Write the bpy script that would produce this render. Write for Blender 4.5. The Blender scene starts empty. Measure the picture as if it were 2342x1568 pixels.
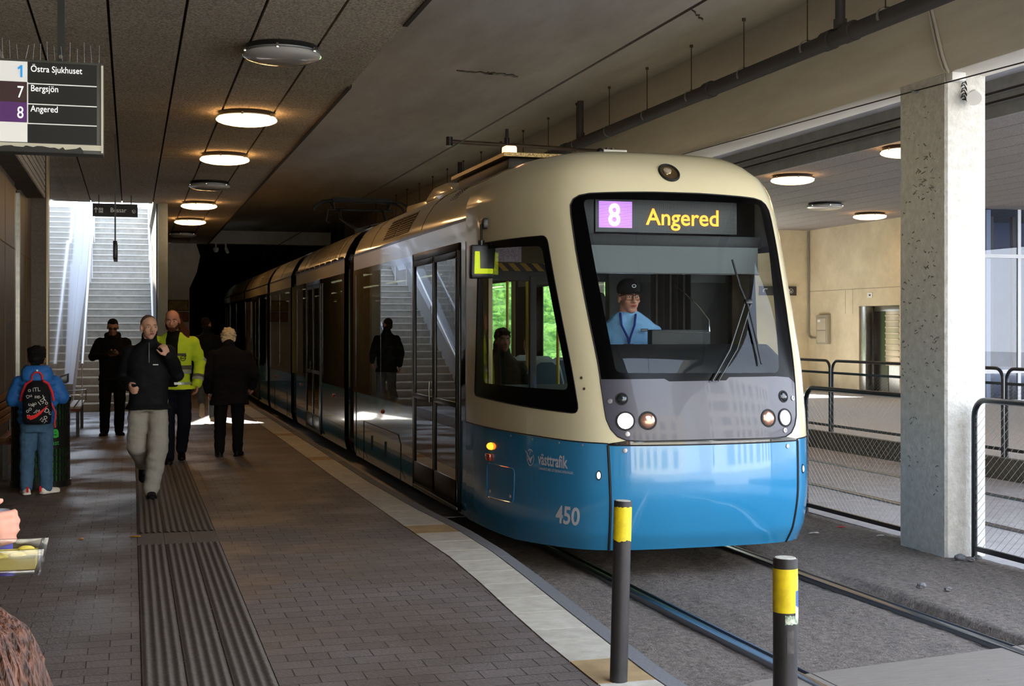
import bpy, bmesh, math, random
from mathutils import Vector, Matrix, Euler
from mathutils.geometry import delaunay_2d_cdt
random.seed(7)
PI = math.pi
SC = bpy.context.scene
COL = SC.collection

# ------------------------------------------------------------------ camera
cam_d = bpy.data.cameras.new('camera'); cam = bpy.data.objects.new('camera', cam_d); COL.objects.link(cam)
cam_d.sensor_width = 36.0; cam_d.lens = 36.0 * 3000.0 / 2342.0
cam_d.shift_y = -32.0 / 2342.0
cam_d.clip_start = 0.05; cam_d.clip_end = 400
YAW = math.atan(871.0 / 3000.0)
cam.location = (0, 0, 1.62); cam.rotation_euler = (PI / 2, 0, -YAW)
SC.camera = cam

# ------------------------------------------------------------------ light
SC.view_settings.view_transform = 'Standard'; SC.view_settings.look = 'None'
SC.view_settings.gamma = 1.0; SC.view_settings.use_curve_mapping = False
SC.view_settings.exposure = 0.62
W = bpy.data.worlds.new('sky'); SC.world = W; W.use_nodes = True
wn = W.node_tree.nodes; wl = W.node_tree.links
bg = wn['Background']
tcw = wn.new('ShaderNodeTexCoord'); sep = wn.new('ShaderNodeSeparateXYZ'); rampw = wn.new('ShaderNodeValToRGB')
wl.new(tcw.outputs['Generated'], sep.inputs[0]); wl.new(sep.outputs['Z'], rampw.inputs[0])
rampw.color_ramp.elements[0].position = 0.0; rampw.color_ramp.elements[0].color = (0.86, 0.88, 0.90, 1)
rampw.color_ramp.elements[1].position = 0.6; rampw.color_ramp.elements[1].color = (0.62, 0.76, 1.0, 1)
wl.new(rampw.outputs[0], bg.inputs['Color']); bg.inputs['Strength'].default_value = 5.0
sun_d = bpy.data.lights.new('sun', 'SUN'); sun_d.energy = 16.0; sun_d.angle = math.radians(0.6); sun_d.color = (1.0, 0.95, 0.86)
sun = bpy.data.objects.new('sun', sun_d); COL.objects.link(sun)
_az, _el = math.radians(18), math.radians(37)
_sd = Vector((-math.sin(_az) * math.cos(_el), math.cos(_az) * math.cos(_el), math.sin(_el)))
sun.rotation_euler = _sd.to_track_quat('Z', 'Y').to_euler(); sun.location = (-8, 60, 40)
SC.cycles.use_denoising = True
SC.cycles.max_bounces = 8; SC.cycles.diffuse_bounces = 4; SC.cycles.glossy_bounces = 4
SC.cycles.transparent_max_bounces = 16; SC.cycles.transmission_bounces = 4
SC.cycles.sample_clamp_indirect = 4.0; SC.cycles.caustics_reflective = False; SC.cycles.caustics_refractive = False

# ------------------------------------------------------------------ materials
def lin(c):
    if isinstance(c, str):
        c = c.lstrip('#'); c = [int(c[i:i + 2], 16) / 255 for i in (0, 2, 4)]
    return tuple((x / 12.92 if x <= 0.04045 else ((x + 0.055) / 1.055) ** 2.4) for x in c) + (1,)
def mat(name, col, rough=0.6, metal=0.0, var=None, col2=None, bump=None, emis=None, estr=0.0, coat=0.0, spec=None, rvar=None, stretch=(1, 1, 1), island=0.0):
    """procedural principled material: var=(scale, contrast width) mixes col to col2, bump=(scale, strength, distance)"""
    m = bpy.data.materials.new(name); m.use_nodes = True
    n = m.node_tree.nodes; l = m.node_tree.links; p = n['Principled BSDF']
    c1 = lin(col); p.inputs['Base Color'].default_value = c1
    p.inputs['Roughness'].default_value = rough; p.inputs['Metallic'].default_value = metal
    if spec is not None: p.inputs['Specular IOR Level'].default_value = spec
    if coat: p.inputs['Coat Weight'].default_value = coat; p.inputs['Coat Roughness'].default_value = 0.04
    vec = None
    if var or bump or rvar:
        g = n.new('ShaderNodeNewGeometry'); mp = n.new('ShaderNodeMapping'); mp.inputs['Scale'].default_value = stretch
        l.new(g.outputs['Position'], mp.inputs['Vector']); vec = mp.outputs[0]
    out = None
    if var:
        c2 = lin(col2) if col2 else tuple(x * 0.6 for x in c1[:3]) + (1,)
        t = n.new('ShaderNodeTexNoise'); t.inputs['Scale'].default_value = var[0]; t.inputs['Detail'].default_value = 6; t.inputs['Roughness'].default_value = 0.65
        l.new(vec, t.inputs['Vector'])
        r = n.new('ShaderNodeValToRGB'); w = var[1]
        r.color_ramp.elements[0].position = 0.5 - w; r.color_ramp.elements[0].color = c2
        r.color_ramp.elements[1].position = 0.5 + w; r.color_ramp.elements[1].color = c1
        l.new(t.outputs['Fac'], r.inputs[0]); out = r.outputs[0]
    if island:
        hs = n.new('ShaderNodeHueSaturation'); g2 = n.new('ShaderNodeNewGeometry'); mr = n.new('ShaderNodeMapRange')
        mr.inputs['To Min'].default_value = 1 - island; mr.inputs['To Max'].default_value = 1 + island
        l.new(g2.outputs['Random Per Island'], mr.inputs['Value']); l.new(mr.outputs[0], hs.inputs['Value'])
        if out: l.new(out, hs.inputs['Color'])
        else: hs.inputs['Color'].default_value = c1
        out = hs.outputs[0]
    if out: l.new(out, p.inputs['Base Color'])
    if rvar:
        t = n.new('ShaderNodeTexNoise'); t.inputs['Scale'].default_value = rvar[0]; t.inputs['Detail'].default_value = 4
        l.new(vec, t.inputs['Vector']); mr = n.new('ShaderNodeMapRange')
        mr.inputs['From Min'].default_value = 0.35; mr.inputs['From Max'].default_value = 0.65
        mr.inputs['To Min'].default_value = rvar[1]; mr.inputs['To Max'].default_value = rvar[2]
        l.new(t.outputs['Fac'], mr.inputs['Value']); l.new(mr.outputs[0], p.inputs['Roughness'])
    if bump:
        t = n.new('ShaderNodeTexNoise'); t.inputs['Scale'].default_value = bump[0]; t.inputs['Detail'].default_value = 5; t.inputs['Roughness'].default_value = 0.6
        l.new(vec, t.inputs['Vector']); b = n.new('ShaderNodeBump'); b.inputs['Strength'].default_value = bump[1]
        b.inputs['Distance'].default_value = bump[2] if len(bump) > 2 else 0.01
        l.new(t.outputs['Fac'], b.inputs['Height']); l.new(b.outputs[0], p.inputs['Normal'])
    if emis:
        p.inputs['Emission Color'].default_value = lin(emis); p.inputs['Emission Strength'].default_value = estr
    return m
def glass(name, tint, gloss=1.0, base=0.04, rough=0.0, rcol=(1, 1, 1, 1)):
    """thin tinted pane: straight-through transparency plus fresnel mirror"""
    m = bpy.data.materials.new(name); m.use_nodes = True
    n = m.node_tree.nodes; l = m.node_tree.links; n.clear()
    o = n.new('ShaderNodeOutputMaterial'); mx = n.new('ShaderNodeMixShader'); tr = n.new('ShaderNodeBsdfTransparent'); gl = n.new('ShaderNodeBsdfGlossy')
    tr.inputs[0].default_value = tint + (1,); gl.inputs['Roughness'].default_value = rough; gl.inputs['Color'].default_value = rcol
    fr = n.new('ShaderNodeLayerWeight'); fr.inputs['Blend'].default_value = 0.5
    pw = n.new('ShaderNodeMath'); pw.operation = 'POWER'; pw.inputs[1].default_value = 4.0
    mr = n.new('ShaderNodeMapRange'); mr.inputs['To Min'].default_value = base; mr.inputs['To Max'].default_value = gloss
    l.new(fr.outputs['Facing'], pw.inputs[0]); l.new(pw.outputs[0], mr.inputs['Value'])
    l.new(mr.outputs[0], mx.inputs[0]); l.new(tr.outputs[0], mx.inputs[1]); l.new(gl.outputs[0], mx.inputs[2]); l.new(mx.outputs[0], o.inputs[0])
    return m
def emit(name, col, s):
    m = mat(name, col, 0.5, emis=col, estr=s); return m

M = {}
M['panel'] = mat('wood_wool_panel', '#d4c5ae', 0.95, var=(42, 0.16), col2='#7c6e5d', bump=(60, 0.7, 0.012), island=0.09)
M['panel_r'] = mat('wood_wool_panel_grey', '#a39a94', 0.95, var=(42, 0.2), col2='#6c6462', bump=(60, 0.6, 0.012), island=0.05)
M['joint'] = mat('dark_joint', '#2c2117', 0.9)
M['conc'] = mat('concrete_soffit', '#e2ddd3', 0.85, var=(1.3, 0.3), col2='#b3a999', bump=(9, 0.3, 0.01), stretch=(1, 0.25, 1))
M['conc_beam'] = mat('concrete_beam', '#e2daca', 0.85, var=(2.0, 0.35), col2='#c0b6a4', bump=(25, 0.25, 0.006), stretch=(1, 0.3, 2))
M['conc_col'] = mat('concrete_column', '#d9d6cd', 0.85, var=(14, 0.22), col2='#bab5aa', bump=(26, 0.8, 0.012))
M['conc_dark'] = mat('concrete_dark', '#8e877c', 0.9, var=(3, 0.3), col2='#6a6358', bump=(12, 0.4, 0.01))
M['conc_cream'] = mat('concrete_cream', '#eddfbd', 0.85, var=(0.9, 0.25), col2='#c3b594', bump=(15, 0.2, 0.01))
M['stone'] = mat('brown_stone', '#6b5d4e', 0.4, var=(30, 0.25), col2='#4d4236')
M['polished'] = mat('polished_stone', '#8d8f90', 0.06, var=(4, 0.3), col2='#75777a', coat=0.6)
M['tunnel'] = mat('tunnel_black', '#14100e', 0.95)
M['steel'] = mat('brushed_steel', '#b4b4b0', 0.3, metal=1.0, var=(20, 0.3), col2='#8c8c88')
M['galv'] = mat('galvanised', '#9aa0a2', 0.45, metal=0.7)
M['darksteel'] = mat('dark_painted_steel', '#1d1c1b', 0.4, coat=0.2)
M['rust'] = mat('tarnished_rod', '#574838', 0.6, metal=0.4)
M['black'] = mat('black_plastic', '#0c0c0d', 0.35)
M['white'] = mat('white_paint', '#e9e7e0', 0.5)
M['asphalt'] = mat('rough_asphalt', '#978b80', 0.92, var=(26, 0.22), col2='#544b46', bump=(75, 1.0, 0.03))
M['dirt'] = mat('oily_dirt', '#5d5450', 0.9, var=(5, 0.25), col2='#3c322d', bump=(45, 0.9, 0.02))
M['slabc'] = mat('ribbed_concrete', '#857c72', 0.9, var=(20, 0.3), col2='#70675e', bump=(40, 0.4, 0.008), stretch=(0.3, 2.5, 1))
M['kerb'] = mat('granite_kerb', '#77777a', 0.8, var=(60, 0.3), col2='#5d5d5e', bump=(60, 0.4, 0.006), island=0.12)
M['tile'] = mat('white_edge_tile', '#c6c0b2', 0.6, var=(9, 0.22), col2='#a59c8c', bump=(30, 0.1, 0.004), island=0.06)
M['tile_o'] = mat('ochre_edge_tile', '#b09467', 0.7, var=(7, 0.25), col2='#8a7355')
M['tact'] = mat('ribbed_tactile_tile', '#6c625a', 0.7, var=(35, 0.25), col2='#463f38', bump=(70, 0.5, 0.006))
M['step'] = mat('stair_stone', '#c2bfb6', 0.7, var=(8, 0.3), col2='#9b978d')
M['rail'] = mat('rail_steel', '#8b9098', 0.28, metal=1.0)
M['grass'] = mat('leaves', '#6f9a3a', 0.8, var=(3, 0.3), col2='#33551c')
def pavers():
    m = bpy.data.materials.new('clay_pavers'); m.use_nodes = True
    n = m.node_tree.nodes; l = m.node_tree.links; p = n['Principled BSDF']
    g = n.new('ShaderNodeNewGeometry'); b = n.new('ShaderNodeTexBrick')
    b.offset = 0.5; b.inputs['Scale'].default_value = 1.0
    b.inputs['Brick Width'].default_value = 0.21; b.inputs['Row Height'].default_value = 0.14
    b.inputs['Mortar Size'].default_value = 0.0034; b.inputs['Mortar Smooth'].default_value = 0.15; b.inputs['Bias'].default_value = 0.0
    b.inputs['Color1'].default_value = lin('#6a605b'); b.inputs['Color2'].default_value = lin('#5e5550'); b.inputs['Mortar'].default_value = lin('#2a2320')
    l.new(g.outputs['Position'], b.inputs['Vector'])
    t = n.new('ShaderNodeTexNoise'); t.inputs['Scale'].default_value = 55; t.inputs['Detail'].default_value = 5; l.new(g.outputs['Position'], t.inputs['Vector'])
    t2 = n.new('ShaderNodeTexNoise'); t2.inputs['Scale'].default_value = 1.1; t2.inputs['Detail'].default_value = 5; l.new(g.outputs['Position'], t2.inputs['Vector'])
    mx = n.new('ShaderNodeMix'); mx.data_type = 'RGBA'; mx.blend_type = 'OVERLAY'; mx.inputs['Factor'].default_value = 0.45
    l.new(b.outputs['Color'], mx.inputs['A']); l.new(t.outputs['Fac'], mx.inputs['B'])
    mx2 = n.new('ShaderNodeMix'); mx2.data_type = 'RGBA'; mx2.blend_type = 'OVERLAY'; mx2.inputs['Factor'].default_value = 0.5
    l.new(mx.outputs['Result'], mx2.inputs['A']); l.new(t2.outputs['Fac'], mx2.inputs['B'])
    # chips of light grit
    t3 = n.new('ShaderNodeTexVoronoi'); t3.inputs['Scale'].default_value = 24
    l.new(g.outputs['Position'], t3.inputs['Vector'])
    lt = n.new('ShaderNodeMath'); lt.operation = 'LESS_THAN'; lt.inputs[1].default_value = 0.055; l.new(t3.outputs['Distance'], lt.inputs[0])
    mx3 = n.new('ShaderNodeMix'); mx3.data_type = 'RGBA'; mx3.inputs['B'].default_value = lin('#a8a39c')
    l.new(lt.outputs[0], mx3.inputs['Factor']); l.new(mx2.outputs['Result'], mx3.inputs['A'])
    l.new(mx3.outputs['Result'], p.inputs['Base Color'])
    ad = n.new('ShaderNodeMath'); ad.operation = 'MULTIPLY_ADD'; ad.inputs[1].default_value = -1.5
    l.new(b.outputs['Fac'], ad.inputs[0]); l.new(t.outputs['Fac'], ad.inputs[2])
    bp = n.new('ShaderNodeBump'); bp.inputs['Strength'].default_value = 0.7; bp.inputs['Distance'].default_value = 0.006
    l.new(ad.outputs[0], bp.inputs['Height']); l.new(bp.outputs[0], p.inputs['Normal'])
    mr = n.new('ShaderNodeMapRange'); mr.inputs['From Min'].default_value = 0.4; mr.inputs['From Max'].default_value = 0.6
    mr.inputs['To Min'].default_value = 0.42; mr.inputs['To Max'].default_value = 0.7; l.new(t2.outputs['Fac'], mr.inputs['Value']); l.new(mr.outputs[0], p.inputs['Roughness'])
    return m
M['paver'] = pavers()

# ------------------------------------------------------------------ mesh helpers
def thing(name, label, cat, loc=(0, 0, 0), rz=0.0, group=None):
    o = bpy.data.objects.new(name, None); COL.objects.link(o); o.empty_display_size = 0.2
    o.location = loc; o.rotation_euler = (0, 0, rz); tag(o, label, cat, group); return o
def tag(o, label, cat, group=None):
    o['label'] = label; o['category'] = cat
    if group: o['group'] = group
    return o
def struct(o): o['kind'] = 'structure'; return o
def dup(root, loc, rz=None, label=None):
    def cp(o, par):
        c = o.copy(); COL.objects.link(c); c.parent = par
        for ch in o.children: cp(ch, c)
        return c
    r = cp(root, None); r.location = loc
    if rz is not None: r.rotation_euler = (0, 0, rz)
    if label: r['label'] = label
    return r
def place(o, parent, world):
    if parent:
        o.parent = parent
        if world:
            r = parent
            mt = Matrix.Identity(4)
            while r: mt = (Matrix.LocRotScale(r.location, r.rotation_euler, r.scale) @ (r.matrix_parent_inverse.inverted() if False else Matrix.Identity(4))) @ mt if r.parent is None else mt; r = r.parent
            if parent.parent is None: o.matrix_parent_inverse = mt.inverted()
            # a part whose own parent chain starts at a world-built part sits at identity already
class MB:
    def __init__(s): s.v = []; s.f = []; s.mt = Matrix.Identity(4)
    def add(s, vs, fs):
        b = len(s.v); s.v += [tuple(s.mt @ Vector(v)) for v in vs]; s.f += [tuple(b + i for i in f) for f in fs]; return s
    def box(s, x0, x1, y0, y1, z0, z1):
        return s.add([(x0, y0, z0), (x1, y0, z0), (x1, y1, z0), (x0, y1, z0), (x0, y0, z1), (x1, y0, z1), (x1, y1, z1), (x0, y1, z1)],
                     [(0, 3, 2, 1), (4, 5, 6, 7), (0, 1, 5, 4), (1, 2, 6, 5), (2, 3, 7, 6), (3, 0, 4, 7)])
    def cyl(s, p0, p1, r0, r1=None, n=16, caps=True):
        r1 = r0 if r1 is None else r1; p0 = Vector(p0); p1 = Vector(p1); d = (p1 - p0).normalized()
        a = d.orthogonal().normalized(); b = d.cross(a)
        vs = [tuple(p + (a * math.cos(t) + b * math.sin(t)) * r) for p, r in ((p0, r0), (p1, r1)) for t in [2 * PI * i / n for i in range(n)]]
        fs = [(i, (i + 1) % n, n + (i + 1) % n, n + i) for i in range(n)]
        if caps: fs += [tuple(range(n))[::-1], tuple(range(n, 2 * n))]
        return s.add(vs, fs)
    def tube(s, pts, r, n=10, caps=True):
        pts = [Vector(p) for p in pts]; k = len(pts); rs = r if isinstance(r, (list, tuple)) else [r] * k
        up = None; vs = []
        for i, p in enumerate(pts):
            d = ((pts[min(i + 1, k - 1)] - p).normalized() + (p - pts[max(i - 1, 0)]).normalized())
            d = d.normalized() if d.length > 1e-6 else Vector((0, 0, 1))
            if up is None: up = d.orthogonal().normalized()
            up = (up - d * up.dot(d)).normalized(); b = d.cross(up)
            for t in range(n):
                q = 2 * PI * t / n; vs.append(tuple(p + (up * math.cos(q) + b * math.sin(q)) * rs[i]))
        fs = [(i * n + j, i * n + (j + 1) % n, (i + 1) * n + (j + 1) % n, (i + 1) * n + j) for i in range(k - 1) for j in range(n)]
        if caps: fs += [tuple(range(n))[::-1], tuple(range((k - 1) * n, k * n))]
        return s.add(vs, fs)
    def sph(s, c, r, nu=16, nv=10, rot=None):
        r = (r, r, r) if not isinstance(r, (list, tuple)) else r; c = Vector(c); R = rot or Matrix.Identity(3); vs = []
        for j in range(nv + 1):
            ph = PI * j / nv
            for i in range(nu):
                th = 2 * PI * i / nu
                vs.append(tuple(c + R @ Vector((r[0] * math.sin(ph) * math.cos(th), r[1] * math.sin(ph) * math.sin(th), r[2] * math.cos(ph)))))
        fs = [(j * nu + i, (j + 1) * nu + i, (j + 1) * nu + (i + 1) % nu, j * nu + (i + 1) % nu) for j in range(nv) for i in range(nu)]
        return s.add(vs, fs)
    def lathe(s, prof, c=(0, 0, 0), n=32, axis='z'):
        vs = []
        for r, h in prof:
            for i in range(n):
                t = 2 * PI * i / n; a, b = r * math.cos(t), r * math.sin(t)
                vs.append((c[0] + a, c[1] + b, c[2] + h) if axis == 'z' else (c[0] + a, c[1] + h, c[2] + b))
        k = len(prof)
        fs = [(j * n + i, j * n + (i + 1) % n, (j + 1) * n + (i + 1) % n, (j + 1) * n + i) for j in range(k - 1) for i in range(n)]
        return s.add(vs, fs)
    def prism(s, poly, lo, hi, axis='y'):
        """extrude a 2D polygon: axis y -> (x,z) polygon, x -> (y,z), z -> (x,y)"""
        f = {'y': lambda p, h: (p[0], h, p[1]), 'x': lambda p, h: (h, p[0], p[1]), 'z': lambda p, h: (p[0], p[1], h)}[axis]
        n = len(poly); vs = [f(p, lo) for p in poly] + [f(p, hi) for p in poly]
        return s.add(vs, [tuple(range(n)), tuple(range(n, 2 * n))[::-1]] + [(i, n + i, n + (i + 1) % n, (i + 1) % n) for i in range(n)])
    def quad(s, a, b, c, d): return s.add([a, b, c, d], [(0, 1, 2, 3)])
    def build(s, name, m, parent=None, world=True, smooth=False, bev=0.0, ang=35, seg=2):
        me = bpy.data.meshes.new(name); me.from_pydata(s.v, [], s.f)
        bm = bmesh.new(); bm.from_mesh(me); bmesh.ops.remove_doubles(bm, verts=bm.verts, dist=1e-6)
        bmesh.ops.dissolve_degenerate(bm, edges=bm.edges, dist=1e-7)
        bmesh.ops.recalc_face_normals(bm, faces=bm.faces)
        if bev:
            es = [e for e in bm.edges if len(e.link_faces) == 2 and e.calc_face_angle(0) > math.radians(30)]
            bmesh.ops.bevel(bm, geom=es, offset=bev, segments=seg, affect='EDGES', profile=0.5)
        if smooth or bev:
            for f in bm.faces: f.smooth = True
            for e in bm.edges:
                if len(e.link_faces) == 2 and e.calc_face_angle(0) > math.radians(ang): e.smooth = False
        bm.to_mesh(me); bm.free()
        if m is not None: me.materials.append(m)
        o = bpy.data.objects.new(name, me); COL.objects.link(o); place(o, parent, world); return o
def text(txt, size, m, name, parent=None, loc=(0, 0, 0), rot=None, sx=1.0, align='LEFT', ext=0.0015, bold=0.0, world=True, fn=None):
    """flat lettering as a thin mesh; local x right, y up, then rot (Matrix 3x3) and loc"""
    cu = bpy.data.curves.new(name, 'FONT'); cu.body = txt; cu.size = size; cu.align_x = align; cu.extrude = ext; cu.offset = bold; cu.resolution_u = 4
    o = bpy.data.objects.new(name, cu); COL.objects.link(o)
    dg = bpy.context.evaluated_depsgraph_get(); me = bpy.data.meshes.new_from_object(o.evaluated_get(dg), depsgraph=dg)
    bpy.data.objects.remove(o); bpy.data.curves.remove(cu)
    R = rot or Matrix.Identity(3); L = Vector(loc)
    for v in me.vertices:
        p = Vector((v.co.x * sx, v.co.y, v.co.z))
        v.co = fn(p) if fn else L + R @ p
    me.name = name; me.materials.clear(); me.materials.append(m)
    ob = bpy.data.objects.new(name, me); COL.objects.link(ob); place(ob, parent, world); return ob
ROT_S = Matrix(((1, 0, 0), (0, 0, -1), (0, 1, 0)))     # upright, read from the south (camera side)
# ------------------------------------------------------------------ ground, platform
INN = [(-1, 2.0), (5.8, 2.04), (6.5, 2.055), (7.3, 2.09), (8.1, 2.135), (9.1, 2.17), (10.5, 2.15), (12.2, 2.14), (14.3, 2.12), (18, 2.12), (24, 2.1), (41, 2.05)]
OUT = [(-1, 2.27), (5.8, 2.325), (6.4, 2.36), (7.3, 2.41), (8.3, 2.47), (9.2, 2.515), (10.3, 2.52), (11.5, 2.46), (13.6, 2.41), (18, 2.41), (24, 2.4), (41, 2.35)]
def itp(T, y):
    for (a, b), (c, d) in zip(T, T[1:]):
        if y <= c: return b + (d - b) * max(0, (y - a)) / (c - a)
    return T[-1][1]
def strip(mb, fa, fb, y0, y1, z0, z1, step=0.5):
    y = y0; n = max(1, round((y1 - y0) / step)); vs = []
    for i in range(n + 1):
        q = y0 + (y1 - y0) * i / n; vs += [(fa(q), q, z0), (fb(q), q, z0), (fb(q), q, z1), (fa(q), q, z1)]
    fs = [(i * 4 + a, i * 4 + b, i * 4 + 4 + b, i * 4 + 4 + a) for i in range(n) for a, b in ((1, 0), (2, 1), (3, 2), (0, 3))] + [(0, 1, 2, 3), (n * 4 + 3, n * 4 + 2, n * 4 + 1, n * 4)]
    mb.add(vs, fs)
GZ = -0.25
mb = MB(); mb.box(-14, 0.043, -1, 41, -0.5, 0); mb.box(0.043, 0.648, -1, 41, -0.5, -0.012)
strip(mb, lambda y: 0.648, lambda y: itp(INN, y), -1, 41, -0.5, 0, 0.4)
struct(mb.build('floor', M['paver']))
# tactile strip: three ribbed tiles side by side, one plain break
mb = MB(); prof = []
for k in range(3):
    x0 = 0.046 + k * 0.2005
    prof += [(x0 + 0.002, -0.006)]
    for i in range(41):
        x = x0 + 0.004 + i * 0.192 / 40; prof.append((x, 0.001 + 0.011 * math.sin(PI * (x - x0 - 0.004) / 0.048 * 1.0) ** 2))
    prof += [(x0 + 0.198, -0.006)]
def tact(y0, y1):
    n = len(prof); vs = [(x, y0, z) for x, z in prof] + [(x, y1, z) for x, z in prof]
    mb.add(vs, [(i, i + 1, n + i + 1, n + i) for i in range(n - 1)])
    mb.add([(0.046, y0, -0.02), (0.648, y0, -0.02), (0.648, y0, 0.001), (0.046, y0, 0.001)], [(0, 1, 2, 3)])
for ya, yb in ((1.19, 10.19), (10.78, 40.78)):
    while ya < yb - .1: tact(ya + .0015, ya + .5985); ya += .6
for k in range(3): mb.box(0.047 + k * 0.2005, 0.245 + k * 0.2005, 10.193, 10.777, -0.02, 0.003)
struct(mb.build('tactile_paving', M['tact'], smooth=True))
mb = MB(); mo = MB(); y = 5.63 - 11 * 0.43; i = 0
while y < 40.8:
    tgt = mo if i in (11, 22) or (i > 28 and i % 9 == 0) else mb
    w = 0.43 if i != 13 else 0.24
    fa = (lambda q: itp(INN, q) + 0.006); fb = (lambda q: itp(OUT, q))
    strip(tgt, fa, fb, y + 0.004, y + w - 0.004, -0.1, 0.004, 0.2); y += w; i += 1
struct(mb.build('edge_tiles', M['tile'])); struct(mo.build('stained_edge_tiles', M['tile_o']))
mb = MB(); y = -1
while y < 40.8:
    strip(mb, lambda q: itp(OUT, q) + 0.015, lambda q: itp(OUT, q) + 0.105, y + 0.004, min(y + 1.0, 41) - 0.004, -0.4, 0.0, 0.25); y += 1.0
struct(mb.build('kerb_stones', M['kerb']))
mb = MB(); strip(mb, lambda q: itp(INN, q), lambda q: itp(OUT, q) + 0.1, -1, 41, -0.5, -0.03, 0.5); struct(mb.build('kerb_bed', M['joint']))

def ground():
    """uneven road surface between and beside the two tracks"""
    me_v = []; me_f = []
    xs = [2.3 + i * 0.035 for i in range(127)]; ys = [3 + i * 0.045 for i in range(219)]
    rnd = random.Random(3)
    import mathutils.noise as N
    def h(x, y):
        z = GZ - 0.012 + 0.016 * N.noise(Vector((x * 2.2, y * 0.9, 0))) + 0.008 * N.noise(Vector((x * 9, y * 6, 3))) + 0.007 * N.noise(Vector((x * 24, y * 20, 5)))
        for rx in (3.45, 4.93):
            d = abs(x - rx); z -= 0.02 * math.exp(-(d / 0.12) ** 2)
        e = x - (5.32 + 0.06 * N.noise(Vector((0, y * 2, 0))))
        if y < 9.3: z -= 0.12 * math.exp(-(abs(x - 5.14 - 0.05 * N.noise(Vector((0, y * 1.7, 0))) - .02 * N.noise(Vector((1, y * 7, 0)))) / 0.075) ** 3) * min(1, (9.3 - y) / 1.6)
        return z
    for y in ys:
        for x in xs: me_v.append((x, y, h(x, y)))
    nx = len(xs)
    for j in range(len(ys) - 1):
        for i in range(nx - 1): me_f.append((j * nx + i, j * nx + i + 1, (j + 1) * nx + i + 1, (j + 1) * nx + i))
    mb = MB(); mb.add(me_v, me_f); return mb
struct(ground().build('ground_rough', M['asphalt'], smooth=True, ang=80))
mb = MB(); mb.box(2.3, 10.6, 12.8, 70, -0.6, GZ - 0.01); mb.box(2.3, 6.7, -6, 3.02, -0.6, GZ - 0.01)
mb.box(6.7, 10.6, -6, 12.81, -0.6, GZ - 0.012); mb.box(2.3, 6.7, 3.0, 12.81, -0.6, -0.36)
struct(mb.build('ground', mat('grey_roadway', '#b5b1b0', 0.85, var=(6, 0.3), col2='#938e8e', bump=(50, 0.5, 0.01))))
mb = MB(); mb.prism([(2.42, 5.9), (3.2, 6.35), (5.6, 6.7), (6.7, 6.8), (6.7, -3), (2.4, -3)], GZ - 0.1, GZ - 0.002, 'z')
struct(mb.build('ground_slab', M['slabc']))
def railpath(x0, off):
    def fx(y): return x0 + off + (0.012 * max(0, 9 - y) if y < 9 else 0)
    return fx
def rail(x0, name, y0, y1):
    fx = railpath(x0, 0); a = MB(); b = MB()
    strip(a, lambda q: fx(q) - 0.035, lambda q: fx(q) + 0.03, y0, y1, GZ - 0.1, GZ + 0.004, 1.0)
    strip(a, lambda q: fx(q) + 0.075, lambda q: fx(q) + 0.09, y0, y1, GZ - 0.1, GZ - 0.002, 1.0)
    strip(b, lambda q: fx(q) + 0.028, lambda q: fx(q) + 0.077, y0, y1, GZ - 0.1, GZ - 0.02, 1.0)
    r = a.build(name, M['rail'], bev=0.004); struct(r); g = b.build('flangeway', M['black']); struct(g)
for x in (3.44, 4.92): rail(x, 'rail', -2, 41)
for x in (7.9, 9.35): rail(x, 'rail', 0, 60)
# ------------------------------------------------------------------ ceilings
Z1, Z2 = 4.22, 4.85
CY0 = 7.6                                  # the roof starts just past the viewer
PY0 = -7  # platform roof and left wall carried on unseen behind the viewer, dimming the tram side
def panels(mb, xs, y0, y1, hole=None):
    for i, (xa, xb) in enumerate(zip(xs, xs[1:])):
        y = y0 - 1.22 + (0.61 if i % 2 else 0.1)
        while y < y1:
            a, b = max(y, y0), min(y + 1.215, y1)
            if b > a + 0.02 and not (hole and hole(xa, xb, a, b)):
                if hole and a < 28.2 < b and xb < 0.6: b = 28.2
                mb.box(xa + 0.012, xb - 0.012, a, b, Z1, Z1 + 0.04)
            y += 1.22
mb = MB(); XS = [-1.40, -0.79, -0.18, 0.43, 1.04, 1.65, 2.26]
panels(mb, XS, PY0, 40.9, lambda xa, xb, a, b: xb < 0.6 and a > 28.19)
struct(mb.build('ceiling', M['panel']))
mb = MB(); mb.box(-14, 2.22, PY0 + 0.05, 28.2, Z1 + 0.035, 5.4); mb.box(0.56, 2.22, 28.2, 41, Z1 + 0.035, 5.4)
struct(mb.build('ceiling_backing', M['joint']))
mb = MB(); y = CY0
for a, b in ((CY0, 11.05), (14.0, 26.0), (26.1, 33.0), (33.1, 40.9)): mb.box(2.235, 2.275, a, b, Z1 - 0.012, Z1 + 0.3)
struct(mb.build('ceiling_edge_strip', M['joint']))
mb = MB(); mb.box(2.22, 6.45, 4.2, 45, Z2, 5.4); struct(mb.build('ceiling_concrete', M['conc'], bev=0))
mb = MB(); r = random.Random(5)
for (x, y, l, w, a) in ((3.9, 15.9, 0.5, .03, .15), (4.3, 15.95, 0.45, .035, .25), (5.4, 12.2, .35, .01, 1.2)):
    pts = []; q = 10
    for i in range(q + 1): pts.append((x + l * i / q, y + a * l * i / q + r.uniform(-.04, .04)))
    for i in range(q):
        t = w * (0.4 + r.random()); mb.prism([(pts[i][0], pts[i][1] - t), (pts[i + 1][0], pts[i + 1][1] - t), (pts[i + 1][0], pts[i + 1][1] + t), (pts[i][0], pts[i][1] + t)], Z2 - 0.012, Z2 + 0.01, 'z')
o = mb.build('spalled_concrete', M['rust']); struct(o)
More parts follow.
